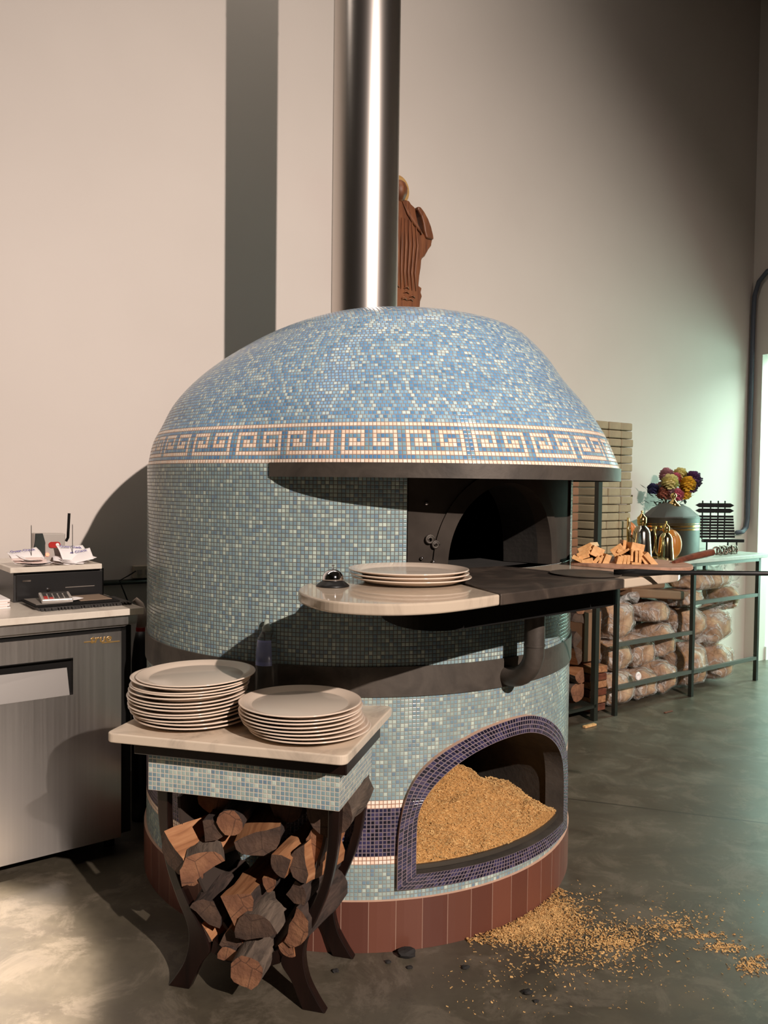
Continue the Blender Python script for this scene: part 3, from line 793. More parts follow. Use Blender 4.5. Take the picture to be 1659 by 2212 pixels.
# ------------------------------------------------------------------ service bell
t = thing('service_bell', (-.128, 2.10, 1.140), 0, 'chrome service bell with black base on the marble oven shelf', 'bell')
b = MB(); b.lathe([(.0, 0), (.042, 0), (.042, .003), (.036, .008), (.029, .013), (.027, .015), (0, .015)], 48); b.build('base', m_black, t, smooth=True)
b = MB(); b.lathe([(.0275, .0155), (.0275, .020), (.026, .028), (.021, .037), (.012, .0425), (.004, .044), (0, .044)], 48); b.build('bell_dome', m_chrome, t, smooth=True)
b = MB(); b.lathe([(.0015, .043), (.0015, .051), (.0035, .0515), (.0035, .0545), (0, .055)], 16); b.build('button', m_chrome, t, smooth=True)

# ------------------------------------------------------------------ log table
TX, TY = Vector((.9683, -.2496, 0)), Vector((.2496, .9683, 0))
TF = Vector((-.084, 1.974, 0)); TRZ = math.atan2(TX.y, TX.x)
def tw(x, y, z=0): return TF+TX*x+TY*y+Vector((0, 0, z))
tb = thing('log_table', TF, TRZ, 'marble topped log table with teal mosaic apron and curved black wooden legs', 'table')
def rrect(x0, x1, y0, y1, r, n=6):
    P = []
    for cx, cy, a in ((x1-r, y1-r, 0), (x0+r, y1-r, 90), (x0+r, y0+r, 180), (x1-r, y0+r, 270)):
        P += [(cx+r*math.cos(R_(a+90*i/n)), cy+r*math.sin(R_(a+90*i/n))) for i in range(n+1)]
    return P
b = MB(); b.prism(rrect(-.657, 0, 0, .475, .022), .720, .745); b.build('marble_top', m_marb, tb, bevel=.004, segs=3)
b = MB(); b.box(-.62, -.022, .078, .41, .668, .7195); b.build('top_frame', m_mahog, tb, bevel=.003)
b = MB(); t_ = PITCHT; x0, x1, y0, y1, z0, z1 = -.583, -.044, .09, .40, .571, .668
nx, ny, nz = round((x1-x0)/t_), round((y1-y0)/t_), 8
b.add([(x0, y0, z0), (x1, y0, z0), (x1, y0, z1), (x0, y0, z1)], [(0, 1, 2, 3)], 0, [[(0, 0), (nx, 0), (nx, nz), (0, nz)]])
b.add([(x1, y0, z0), (x1, y1, z0), (x1, y1, z1), (x1, y0, z1)], [(0, 1, 2, 3)], 0, [[(50, 0), (50+ny, 0), (50+ny, nz), (50, nz)]])
b.add([(x1, y1, z0), (x0, y1, z0), (x0, y1, z1), (x1, y1, z1)], [(0, 1, 2, 3)], 0, [[(90, 0), (90+nx, 0), (90+nx, nz), (90, nz)]])
b.add([(x0, y1, z0), (x0, y0, z0), (x0, y0, z1), (x0, y1, z1)], [(0, 1, 2, 3)], 0, [[(150, 0), (150+ny, 0), (150+ny, nz), (150, nz)]])
b.add([(x0, y0, z0), (x1, y0, z0), (x1, y1, z0), (x0, y1, z0)], [(0, 3, 2, 1)], 1)
b.build('mosaic_apron', [m_apron, m_mahog], tb)
# curved leg frames: outline of the right leg, mirrored for the left
legR = cr2([(-.060, .66), (-.060, .56), (-.066, .45), (-.088, .34), (-.122, .25), (-.150, .19), (-.158, .14), (-.146, .08), (-.118, .03), (-.096, 0)], 4)
legRi = cr2([(-.160, 0), (-.176, .035), (-.194, .075), (-.222, .115), (-.212, .15), (-.168, .225), (-.130, .30), (-.106, .37), (-.096, .45), (-.094, .56), (-.094, .66)], 4)
leg = legR+legRi
CXm = -.326
mir = [(2*CXm-x, z) for x, z in leg]
for yy in (.15, .43-.02):
    for P in (leg, mir):
        b = MB(); b.plate_xz(P, yy, yy+.028); b.build('leg', m_mahog, tb, bevel=.003)
    b = MB()
    bowl = [(-.232, .15), (-.225, .115), (-.27, .095), (CXm, .088), (2*CXm+.27, .095), (2*CXm+.225, .115), (2*CXm+.232, .15), (2*CXm+.28, .118), (CXm, .108), (-.28, .118)]
    b.plate_xz(bowl, yy+.003, yy+.032); b.build('stretcher', m_mahog, tb)
# sheet cradle between the frames
cr = cr2([(-.070, .50), (-.078, .42), (-.108, .33), (-.155, .235), (-.215, .150), (-.265, .110), (CXm, .100), (2*CXm+.265, .110), (2*CXm+.215, .150), (2*CXm+.155, .235), (2*CXm+.108, .33), (2*CXm+.078, .42), (2*CXm+.070, .50)], 4)
b = MB()
for (a, c) in zip(cr, cr[1:]):
    b.add([(a[0]-.034 if a[0] > CXm else a[0]+.034, .185, a[1]+.02), (c[0]-.034 if c[0] > CXm else c[0]+.034, .185, c[1]+.02), (c[0]-.034 if c[0] > CXm else c[0]+.034, .41, c[1]+.02), (a[0]-.034 if a[0] > CXm else a[0]+.034, .41, a[1]+.02)], [(0, 1, 2, 3)])
o = b.build('cradle', plain('dark cradle board', srgb(58, 48, 42), .7), tb); m = o.modifiers.new('thick', 'SOLIDIFY'); m.thickness = .008

# logs
def section(kind, r, seed):
    random.seed(seed); P = []; tg = []
    if kind == 'round':
        for i in range(16): a = 2*PI*i/16; P.append((r*math.cos(a)*random.uniform(.93, 1.05), r*math.sin(a)*random.uniform(.93, 1.05))); tg.append(1)
    elif kind == 'half':
        for i in range(11): a = PI+PI*i/10; P.append((r*math.cos(a)*random.uniform(.95, 1.04), r*math.sin(a)*random.uniform(.92, 1.05))); tg.append(1)
        for k in range(3): P.append((r*(.5-.5*k), r*random.uniform(-.06, .14))); tg.append(2)
        tg[10] = 2
    else:
        for i in range(8): a = -PI*.25+PI*.55*i/7; P.append((r*math.cos(a)*1.05-r*.35, r*math.sin(a)*1.05)); tg.append(1)
        tg[7] = 2; P.append((-r*.35, r*.35)); tg.append(2); P.append((-r*.75, r*random.uniform(-.25, .1))); tg.append(2); P.append((-r*.3, -r*.5)); tg.append(2)
    return P, tg
def log(name, c, r, kind, rot, length, yaw, tiltx, bark_m, seed, T, label, group, cat='firewood'):
    r *= 1.08
    P, tg = section(kind, r, seed); n = len(P); b = MB(); NS = 7; vs = []
    for j in range(NS+1):
        y = length*j/NS; k = 1+.05*math.sin(j*1.3+seed)
        for i, (x, z) in enumerate(P):
            q = noise.noise(Vector((x*25, y*14, z*25+seed)))*r*.16
            vs.append((x*k+q, y+(noise.noise(Vector((x*30, z*30, seed)))*.006 if j in (0, NS) else 0), z*k+q*.7))
    fs = []; ms = []
    for j in range(NS):
        for i in range(n): fs.append((j*n+i, j*n+(i+1) % n, (j+1)*n+(i+1) % n, (j+1)*n+i)); ms.append(tg[i])
    fs += [tuple(range(n-1, -1, -1)), tuple(range(NS*n, (NS+1)*n))]; ms += [0, 0]
    b.add(vs, fs, ms)
    o = b.build(name, [m_end, bark_m, m_split], None, auto=35)
    random.seed(seed*13); c = (c[0], c[1]+(random.uniform(-.035, .03) if T is TT else 0), c[2])
    Mx = T @ Matrix.Translation(c) @ Matrix.Rotation(yaw, 4, 'Z') @ Matrix.Rotation(tiltx, 4, 'X') @ Matrix.Rotation(rot, 4, 'Y')
    o.matrix_world = Mx
    return tag(o, label, cat, group)
TT = Matrix.Translation(TF) @ Matrix.Rotation(TRZ, 4, 'Z')
G = 'firewood logs in the marble topped table'
LG = [  # x, z, r, kind, rot, len, yaw, tiltx, bark, y, label
 (-.515, .405, .060, 'half', R_(35), .26, R_(-28), R_(4), m_bark2, .13, 'large half-round log with a pale cut end, top left of the table log pile'),
 (-.425, .445, .040, 'wedge', R_(-60), .25, R_(10), 0, m_bark, .14, 'wedge log with a dark end beside the large top left log of the table pile'),
 (-.372, .480, .034, 'round', 0, .24, R_(8), 0, m_bark, .17, 'small dark bark-covered log on top of the table pile, between two pale half logs'),
 (-.298, .452, .062, 'half', R_(-18), .26, R_(14), R_(2), m_bark, .13, 'broad half-round log with pale split top at the top middle of the table pile'),
 (-.215, .395, .042, 'wedge', R_(150), .25, R_(-4), 0, m_bark2, .14, 'small wedge log right below the broad pale-topped half log'),
 (-.150, .400, .046, 'half', R_(80), .27, R_(-4), R_(-10), m_bark2, .12, 'upright split log with reddish split face leaning at the right front leg'),
 (-.428, .352, .058, 'half', R_(150), .26, R_(24), R_(3), m_bark2, .14, 'grey-barked log lying under the top left logs of the table pile'),
 (-.510, .312, .036, 'round', 0, .24, R_(6), 0, m_bark, .16, 'small reddish log end at the far left of the table pile'),
 (-.335, .275, .058, 'wedge', R_(30), .25, R_(0), 0, m_bark, .135, 'large triangular log with bright orange corner in the middle of the table pile'),
 (-.442, .215, .048, 'half', R_(-150), .25, R_(5), 0, m_bark, .14, 'reddish half log with a cracked end, left side lower half of the table pile'),
 (-.455, .150, .040, 'wedge', R_(200), .24, R_(-6), 0, m_bark2, .135, 'pale-topped square log at the lower left of the table pile'),
 (-.362, .158, .044, 'wedge', R_(90), .25, R_(3), 0, m_bark, .15, 'dark split log next to the lower left square log'),
 (-.275, .205, .058, 'half', R_(165), .25, R_(0), R_(4), m_bark2, .125, 'rough grey log with a jagged end at the lower centre of the table pile'),
 (-.190, .235, .050, 'half', R_(-70), .25, R_(-8), 0, m_bark, .14, 'half log with pale edge at the right of the rough grey log'),
 (-.180, .310, .038, 'wedge', R_(-20), .24, R_(-6), 0, m_bark, .15, 'small log with a bright triangular end under the upright split log'),
 (-.365, .108-.0, .036, 'half', R_(180), .24, R_(0), 0, m_bark, .155, 'dark log at the very bottom left of the table pile'),
 (-.290, .122, .044, 'round', 0, .25, R_(4), R_(2), m_bark2, .10, 'round log with a clean sawn oval end at the bottom of the table pile'),
 (-.262, .325, .030, 'wedge', R_(40), .24, 0, 0, m_bark, .17, 'thin dark stick in the middle of the table pile'),
 (-.200, .165, .030, 'wedge', R_(120), .24, 0, 0, m_bark, .15, 'narrow split log at the bottom right of the table pile'),
 (-.100, .530, .060, 'round', 0, .20, R_(-2), 0, m_bark2, .20, 'thick round log with rough pale end under the right side of the table apron'),
 (-.118, .430, .050, 'half', R_(100), .19, R_(-3), 0, m_bark2, .215, 'pale split log below the thick round log behind the right front leg'),
 (-.46, .505, .045, 'round', 0, .2, 0, 0, m_bark, .24, 'dark log far back at the top left of the table pile'),
 (-.24, .510, .045, 'round', 0, .2, 0, 0, m_bark, .24, 'dark log far back under the middle of the table apron'),
]
for i, (x, z, r, kd, ro, ln, ya, ti, bm_, y, lb) in enumerate(LG):
    log('firewood_log', (x, y, z), r, kd, ro, ln, ya, ti, bm_, i+1, TT, lb, G)

# clear bottle with a blue label standing between the stacks
t = thing('spray_bottle', tw(-.375, .405, .7455), 0, 'clear plastic bottle with blue label standing behind the plate stacks', 'bottle')
m_clear = NT('clear plastic').set(Base_Color=(.9, .95, .95, 1), Roughness=.08, Transmission_Weight=.92, IOR=1.35).mat
b = MB(); b.lathe([(0, 0), (.03, 0), (.034, .006), (.034, .15), (.029, .19), (.016, .212), (.012, .222), (0, .222)], 32); b.build('body', m_clear, t, smooth=True)
b = MB(); b.lathe([(.014, .212), (.014, .226), (.009, .230), (.006, .248), (0, .249)], 20); b.build('cap', plain('frosted cap', srgb(150, 160, 150), .3), t, smooth=True)
b = MB()
for i in range(12):
    a0, a1 = R_(-150+8*i), R_(-142+8*i)
    b.add([(.0348*math.cos(a0), .0348*math.sin(a0), .115), (.0348*math.cos(a1), .0348*math.sin(a1), .115), (.0348*math.cos(a1)*.84, .0348*math.sin(a1)*.84, .19), (.0348*math.cos(a0)*.84, .0348*math.sin(a0)*.84, .19)], [(0, 1, 2, 3)])
b.build('bottle_label', plain('blue label', srgb(150, 160, 214), .3), t, smooth=True)

# ------------------------------------------------------------------ peels and kindling on the shelf
t = thing('metal_peel', (.60, 2.45, 1.1415), 0, 'round dark steel peel on the hearth slab with its long black handle reaching right', 'peel')
b = MB(); b.lathe([(0, .0), (.098, .0), (.104, .002), (.1045, .0045), (.098, .003), (0, .0025)], 56); b.build('blade', m_dark, t, smooth=False, auto=30)
hd = Vector((1.05, -.36, .045)); h0 = Vector((.08, -.015, .006))
b = MB(); b.tube([h0, h0+Vector((.06, -.02, .004)), h0+Vector((.14, -.045, .008)), h0+hd], [.011, .012, .0065, .0068], 14); b.build('handle', m_black, t, smooth=True)
t = thing('wooden_peel', (.84, 2.78, 1.1405), 0, 'wooden peel under the kindling with a reddish handle pointing back right', 'peel')
pe = [(.62, 2.735), (.70, 2.66), (.83, 2.59), (.925, 2.575), (.985, 2.63), (1.01, 2.72), (1.0, 2.80), (.93, 2.90), (.84, 2.97), (.74, 2.98), (.68, 2.93)]
b = MB(); b.prism(cr2(pe+[pe[0]], 3)[:-1], 1.1405, 1.1525); b.build('blade', m_peel, t, world=True, bevel=.002)
b = MB(); b.tube([(.955, 2.72, 1.156), (1.0, 2.775, 1.160), (1.08, 2.86, 1.166), (1.175, 2.96, 1.172)], [.006, .010, .0125, .013], 12); b.build('handle', m_handle, t, world=True, auto=40)
def stick(px, py, wpx, hpx, rot, Y, ln, yaw, lb, i, z0=None):
    X = (px-829.5-.0122*(py-1106)*-1)/FPX*Y; z = CZ-(py-(1047+.0122*(px-829)))/FPX*Y
    w_, h_ = wpx/FPX*Y/2, hpx/FPX*Y/2
    b = MB(); b.box(-w_, w_, 0, ln, -h_, h_)
    o = b.build('kindling_stick', m_kind, None, bevel=.0012)
    o.matrix_world = Matrix.Translation((X, Y, z)) @ Matrix.Rotation(yaw, 4, 'Z') @ Matrix.Rotation(R_(-3), 4, 'X') @ Matrix.Rotation(rot, 4, 'Y')
    tag(o, lb, 'kindling', 'kindling on the oven shelf')
KG = [  # px, py, w, h, rot(deg, clockwise), Y, yaw
 (1262, 1192, 34, 8, -32, 2.74, -8, 'uppermost thin stick of the left kindling heap'), (1260, 1200, 32, 7, -30, 2.73, -8, 'second thin stick of the left kindling heap'),
 (1264, 1183, 32, 10, -28, 2.76, -8, 'flat-topped piece crowning the far left kindling heap'), (1262, 1203, 22, 9, -20, 2.72, -4, 'short piece under the thin sticks of the left heap'),
 (1248, 1208, 24, 8, 24, 2.71, -3, 'leftmost kindling stick touching the oven surround'), (1270, 1213, 24, 11, -14, 2.70, 0, 'low block at the foot of the left kindling heap'),
 (1292, 1193, 26, 22, 24, 2.73, 12, 'square pale block on top of the left kindling heap'), (1288, 1212, 24, 8, -50, 2.70, 0, 'slanted stick under the square pale block'),
 (1300, 1212, 24, 9, -66, 2.70, 4, 'steep stick right of the square pale block'), (1312, 1211, 13, 26, 22, 2.69, 6, 'tall tilted block between the two kindling heaps'),
 (1334, 1188, 26, 17, -36, 2.76, -6, 'large angled block at the top left of the right kindling heap'), (1344, 1195, 34, 6, -30, 2.74, -6, 'thin slat crossing the top of the right kindling heap'),
 (1350, 1197, 34, 8, 26, 2.75, 0, 'slat lying across the upright sticks of the right heap'),
 (1337, 1214, 7, 25, 14, 2.68, 2, 'first upright stick from the left in the right heap'), (1343, 1213, 7, 26, 10, 2.68, 2, 'second upright stick from the left in the right heap'),
 (1351, 1213, 7, 27, 6, 2.68, 2, 'third upright stick from the left in the right heap'), (1359, 1213, 7, 27, 2, 2.68, 2, 'fourth upright stick from the left in the right heap'),
 (1379, 1183, 28, 18, 12, 2.75, 10, 'wide pale board on top of the right kindling heap'), (1367, 1200, 6, 26, 2, 2.70, 3, 'upright stick under the left edge of the wide pale board'),
 (1376, 1203, 6, 26, 0, 2.69, 3, 'upright stick under the middle of the wide pale board'), (1384, 1203, 6, 26, -1, 2.69, 3, 'upright stick under the right edge of the wide pale board'),
 (1376, 1221, 20, 11, 2, 2.665, 3, 'low square block under the upright sticks'), (1394, 1210, 9, 42, -32, 2.69, 6, 'long leaning slat right of the wide pale board'),
 (1411, 1214, 12, 46, -40, 2.68, 8, 'rightmost leaning slat of the kindling heap'), (1350, 1178, 7, 22, 4, 2.78, 2, 'dark-edged upright piece behind the angled block'),
]
for i, (px_, py_, w_, h_, ro, Y, yw, lb) in enumerate(KG): stick(px_, py_, w_, h_, R_(ro), Y, .17, R_(yw-14), 'pale kindling, '+lb, i)

# ------------------------------------------------------------------ undercounter fridge and what stands on it
KT = K.T(0, 0)
fr = thing('undercounter_fridge', K.p(.55, 3.3), K.a, 'stainless steel undercounter fridge with recessed door handle', 'fridge')
def kb(b, *a, **k): b.box(*a, T=KT, **k)
b = MB(); kb(b, -.35, 1.115, 3.085, 3.70, .07, .86); b.build('cabinet', m_greyd, fr, world=True)
b = MB()
x0, x1, z0, z1, yf = -.10, 1.073, .062, .842, 3.045
hx0, hx1, hz0, hz1 = .18, .897, .628, .762
for a in ((x0, hx0, z0, z1), (hx1, x1, z0, z1), (hx0, hx1, z0, hz0), (hx0, hx1, hz1, z1)):
    kb(b, a[0], a[1], yf, yf+.04, a[2], a[3])
dr = b.build('door', m_ss, fr, world=True)
b = MB(); kb(b, hx0, hx1, yf+.03, yf+.04, hz0, hz1); kb(b, hx0, hx1, yf+.002, yf+.03, hz1-.004, hz1)
o = b.build('handle_recess', m_blackm, dr); o.parent = dr
Ifr = mat_of(fr).inverted()
for v in o.data.vertices: v.co = Ifr @ v.co
m_flap = plain('darker flap steel', (.17, .16, .15), .42, .85)
b = MB(); b.add([(hx0, yf+.001, hz0), (hx1-.012, yf+.001, hz0), (hx1-.016, yf+.022, .724), (hx0, yf+.022, .728)], [(0, 1, 2, 3)], T=KT)
o = b.build('handle_flap', m_flap, dr)
for v in o.data.vertices: v.co = Ifr @ v.co
b = MB(); b.plate_xz([(-.35, .868), (1.125, .868), (1.125, .900), (-.35, .900)], 3.03, 3.6, T=KT)
b.plate_xz([(-.35, .858), (1.085, .858), (1.115, .869), (-.35, .869)], 3.045, 3.6, T=KT)
b.build('top_rail', m_ss, fr, world=True)
b = MB(); kb(b, -.35, 1.1, 3.06, 3.09, .842, .858); kb(b, x1+.004, 1.115, 3.06, 3.085, .07, .858); b.build('gasket', m_blackm, fr, world=True)
for s_ in (.3, 1.06):
    b = MB(); b.lathe([(.02, 0), (.02, .06), (.012, .07)], 16, T=K.T(s_, 3.14)); b.build('leg', m_blackm, fr, world=True)
def text_mesh(name, s, size, mat, M, parent=None, extrude=.0006, shear=0, sx=1):
    cu = bpy.data.curves.new(name, 'FONT'); cu.body = s; cu.size = size; cu.extrude = extrude; cu.shear = shear; cu.offset = size*.012
    ob = bpy.data.objects.new(name, cu); COL.objects.link(ob)
    dg = bpy.context.evaluated_depsgraph_get(); me = bpy.data.meshes.new_from_object(ob.evaluated_get(dg))
    bpy.data.objects.remove(ob); me.materials.clear(); me.materials.append(mat)
    me.transform(M @ Matrix.Diagonal((sx, 1, 1, 1)))
    if parent is not None: me.transform(mat_of(parent).inverted())
    o = bpy.data.objects.new(name, me); COL.objects.link(o); o.parent = parent; return o
m_goldl = plain('gold lettering', (.62, .38, .12), .3, .8)
text_mesh('lettering', 'true', .040, m_goldl, K.T(.955, 3.0435, .808) @ Matrix.Rotation(PI/2, 4, 'X'), dr, shear=.25, sx=1.15)
b = MB(); kb(b, .935, .975, 3.0425, 3.0445, .812, .8155); kb(b, 1.0, 1.066, 3.0425, 3.0445, .803, .8065)
o = b.build('lettering_bar', m_goldl, dr)
for v in o.data.vertices: v.co = Ifr @ v.co

def kmesh(b, name, m, label, cat, group=None, **k):
    return tag(b.build(name, m, **k), label, cat, group)
b = MB(); kb(b, -.4, 1.147, 3.012, 3.80, .904, .928); kmesh(b, 'marble_worktop', m_wtop, 'white marble worktop slab lying on the undercounter fridge', 'worktop', bevel=.002)
ct = .9285
# cash drawer
cd = thing('cash_drawer', K.p(.96, 3.38, ct), K.a, 'black steel cash drawer on the white marble worktop', 'cash drawer')
b = MB(); kb(b, .775, 1.122, 3.392, 3.78, ct, 1.045); b.build('case', m_greyd, cd, world=True, bevel=.002)
b = MB(); kb(b, .783, 1.114, 3.38, 3.392, ct+.008, 1.036); b.build('drawer_front', plain('black drawer front', (.014, .013, .013), .28), cd, world=True, bevel=.002)
b = MB(); kb(b, .965, 1.08, 3.3785, 3.381, .975, .978); b.build('media_slot', m_grey, cd, world=True)
b = MB(); b.tube([K.p(.90, 3.382, .972), K.p(.90, 3.372, .972)], .006, 16); b.build('lock', m_chrome, cd, world=True)
b = MB(); kb(b, .805, .835, 3.3785, 3.381, 1.008, 1.014); b.build('badge', m_chrome, cd, world=True)
b = MB(); kb(b, .757, 1.105, 3.362, 3.79, 1.0455, 1.066); kmesh(b, 'marble_board', m_wtop, 'small white marble board lying on top of the black cash drawer', 'board', bevel=.002)
# card terminal
bt = 1.0665
te = thing('card_terminal', K.p(.935, 3.50, bt), K.a, 'silver radio terminal with red switch and black antenna on the marble board', 'terminal')
TEP = [(.855, 1.075), (.865, 1.0672), (.955, 1.0672), (.965, 1.085), (.972, 1.19), (.845, 1.193), (.84, 1.16)]
b = MB(); b.plate_xz([(-.055, .012), (-.04, .0), (.045, .0), (.056, .02), (.060, .118), (-.060, .122), (-.062, .09)], -.02, .03); b.build('housing', m_plasg, te, bevel=.004)
b = MB(); b.plate_xz([(-.070, .05), (-.062, .09), (-.060, .122), (-.03, .122), (-.02, .085), (-.02, .03), (-.05, .0)], -.026, -.0205); b.build('side_shell', m_chrome, te, bevel=.002)
b = MB(); b.tube([(.067, 0, .085), (.075, 0, .10), (.080, 0, .20)], .0055, 10); b.build('antenna', m_blackm, te)
b = MB(); b.plate_xz(rrect(-.008, .038, .062, .086, .011), -.026, -.0205); sw = b.build('switch', m_red, te)
b = MB(); b.tube([(.026, -.0255, .074), (.026, -.029, .074)], .007, 14); b.build('switch_dot', m_paper, sw)
b = MB(); b.tube([(-.012, -.0205, .035), (-.012, -.025, .035)], .007, 14)
lit = NT('red indicator'); lit.set(Base_Color=(1, .25, .15, 1), Emission_Color=(1, .22, .12, 1), Emission_Strength=1.6); b.build('indicator', lit.mat, te)
# receipt spindles with papers
def spindle(s, k, seed, lb):
    t = thing('bill_spindle', K.p(s, k, bt), K.a, lb[0], 'spindle')
    b = MB(); b.lathe([(.03, 0), (.03, .003), (0, .004)], 24); b.build('base', m_chrome, t, smooth=True)
    b = MB(); b.tube([(0, 0, .003), (0, 0, .155), (0, 0, .16)], [.0013, .0013, .0003], 8); b.build('spike', m_greyd, t)
    return t
spindle(.845, 3.41, 1, ['left thin steel bill spindle on the marble board'])
spindle(1.005, 3.42, 2, ['right thin steel bill spindle standing among the guest checks'])
def sheet(name, s, k, z, w_, d_, rz, tx, ty, m, lb, cat='paper', gp=None, curl=.01, text=None, seed=0):
    b = MB(); n = 10; vs = []
    for j in range(n+1):
        for i in range(n+1):
            u, v = i/n-.5, j/n-.5
            vs.append((u*w_, v*d_, curl*(math.sin(u*3+seed)*.6+math.cos(v*4+seed*2)*.4)+curl*u*u*2))
    lo = min(v[2] for v in vs)
    M = K.T(s, k, z) @ Matrix.Rotation(rz, 4, 'Z') @ Matrix.Rotation(tx, 4, 'X') @ Matrix.Rotation(ty, 4, 'Y')
    b.add([(v[0], v[1], v[2]-lo) for v in vs], [(j*(n+1)+i, j*(n+1)+i+1, (j+1)*(n+1)+i+1, (j+1)*(n+1)+i) for j in range(n) for i in range(n)])
    o = b.build(name, m, None, smooth=True); o.matrix_world = M
    mo = o.modifiers.new('t', 'SOLIDIFY'); mo.thickness = .0004
    tag(o, lb, cat, gp)
    if text:
        lt = text_mesh('print', text, .018, m_ink, Matrix.Translation((-w_*.46, d_*.18, .004-lo+curl)), None, .0002); lt.parent = o
    return o
GP = 'guest checks on the spindles'
for i, (s, k, dz, rz, tx, ty, m, tx_, lb) in enumerate([
    (.825, 3.42, .036, 12, 30, -4, m_paper, 'Guest Check', 'guest check with violet print propped up at the back of the left pile'),
    (.825, 3.41, .030, -6, 18, 3, m_paperp, None, 'pinkish slip folded on the left pile'), (.855, 3.405, .022, 20, 8, 6, m_paper, None, 'white slip tilted to the right on the left pile'),
    (.84, 3.40, .014, -12, 4, -3, m_paperp, None, 'pale slip low in the left pile'), (.85, 3.41, .008, 8, 3, 2, m_paper, None, 'widest slip near the bottom of the left pile'), (.86, 3.40, .002, 2, 0, 0, m_paper, None, 'bottom slip of the left pile'),
    (1.005, 3.43, .046, 10, 40, 8, m_paper, 'Guest Check', 'tallest guest check with violet print leaning behind the right spindle'), (1.02, 3.41, .030, -4, 34, -10, m_paper, 'Guest Check', 'front guest check with violet print on the right pile'),
    (1.03, 3.42, .022, 16, 14, -14, m_paper, None, 'curled white slip at the right of the right pile'), (.985, 3.41, .016, -14, 6, 4, m_paper, None, 'white slip spread left under the right guest checks'),
    (1.0, 3.42, .009, 9, 3, 2, m_paper, None, 'white slip second from the bottom of the right pile'), (.99, 3.41, .002, -5, 0, 0, m_paper, None, 'bottom slip of the right pile')]):
    sheet('guest_check', s, k, bt+dz-(.006 if i > 5 else 0), .115, .08, R_(rz), R_(tx), R_(ty), m, lb, 'paper', GP, .008, tx_, i)
# tray with mat, calculator, folder
ty_ = thing('bar_mat', K.p(.98, 3.17, ct), K.a, 'black ribbed rubber mat with ragged front edge on the white worktop', 'mat')
b = MB(); kb(b, .80, 1.135, 3.125, 3.31, ct, ct+.010)
for i in range(28):
    s_ = .805+i*.0118; kb(b, s_, s_+random.uniform(.006, .011), 3.108-random.random()*.006, 3.13, ct+.001, ct+.009)
b.build('mat', m_greyd, ty_, world=True)
b = MB(); kb(b, .79, 1.10, 3.14, 3.345, ct+.0105, ct+.016); tag(b.build('order_folder', m_blackm, bevel=.001), 'open black order folder lying on the rubber mat', 'folder')
b = MB(); kb(b, .80, .93, 3.165, 3.34, ct+.0165, ct+.019); tag(b.build('order_pad', m_grey), 'grey paper pad inside the left of the black order folder', 'paper pad')
b = MB(); kb(b, .965, 1.085, 3.185, 3.34, ct+.0165, ct+.0185); tag(b.build('menu_card', plain('tan card', srgb(150, 128, 108), .3)), 'tan card in the right half of the black order folder', 'card')
t = thing('calculator', K.p(.885, 3.22, ct+.0195), K.a+R_(-9), 'grey desk calculator lying on the order folder', 'calculator')
b = MB(); b.box(-.055, .055, -.055, .075, 0, .016, T=TR(rx=R_(5), z=.003)); b.build('case', m_plasg, t, bevel=.004)
b = MB(); b.box(-.045, .045, .045, .066, .0165, .0185, T=TR(rx=R_(5), z=.003)); b.build('display', m_greyd, t)
for i in range(5):
    for j in range(4):
        b = MB(); b.box(-.045+i*.0185, -.032+i*.0185, -.045+j*.021, -.032+j*.021, .016, .0195, T=TR(rx=R_(5), z=.003)); b.build('key', m_red if (i, j) in ((0, 0), (1, 0), (0, 1)) else m_greyd, t)
sheet('receipt', .945, 3.235, ct+.020, .06, .07, R_(25), 0, R_(4), m_paper, 'small white receipt sticking out under the calculator', 'paper', None, .004)
for i in range(7):
    b = MB(); kb(b, .60+random.uniform(-.006, .006), .727+random.uniform(-.008, .008), 3.25, 3.45, ct+i*.0048, ct+i*.0048+.0044)
    tag(b.build('guest_check_pad', m_paperp if i % 2 else m_paper), 'guest check pad, %s in the left edge pile' % ordn[[0, 1, 2, 3, 10, 11, 12][i]], 'paper pad', 'guest check pads')
# red and white thing behind the fridge
t = thing('squeeze_bottle', K.p(1.24, 3.32, .0), 0, 'dark bottle with red and white neck in the gap between fridge and oven', 'bottle')
b = MB(); b.tube([(-.02, 0, .905), (-.01, 0, .915), (.008, 0, .895), (.018, 0, .86), (.012, 0, .80)], [.006, .010, .014, .018, .020], 12); b.build('neck', plain('off white cloth', srgb(210, 190, 176), .7), t, smooth=True)
b = MB(); b.tube([(.012, 0, .80), (.012, 0, .785)], [.021, .021], 14); b.build('collar', m_red, t)
b = MB(); b.lathe([(.0, .0), (.036, .0), (.038, .02), (.038, .66), (.030, .74), (.021, .785)], 20, T=TR(.012)); b.build('body', m_greyd, t, smooth=True)

# outlet, conduit, cable on the wall
t = thing('wall_outlet', W.p(1.25, KW-.02, .968), W.a, 'pale surface mounted power outlet on the wall left of the oven', 'outlet')
b = MB(); b.box(-.045, .045, -.022, .018, -.03, .03); b.build('box', plain('outlet box', srgb(150, 138, 122), .5), t, bevel=.003)
b = MB(); b.box(-.030, -.008, -.025, -.022, -.012, .012); b.box(.008, .030, -.025, -.022, -.012, .012); b.build('socket', m_grey, t)
b = MB(); b.tube([W.p(.0, KW-.016, .922), W.p(1.6, KW-.016, .922)], .013, 12); tag(b.build('wall_conduit', m_post, smooth=True), 'horizontal dark conduit running along the wall behind the cash drawer', 'conduit')
b = MB(); b.tube([W.p(1.21, KW-.05, .975), W.p(1.17, KW-.06, .955), W.p(1.13, KW-.06, .935), W.p(1.15, KW-.07, .88), W.p(1.17, KW-.08, .82), W.p(1.16, KW-.09, .76)], .0032, 8)
tag(b.build('power_cable', m_blackm, smooth=True), 'thin black cable drooping from the wall outlet', 'cable')
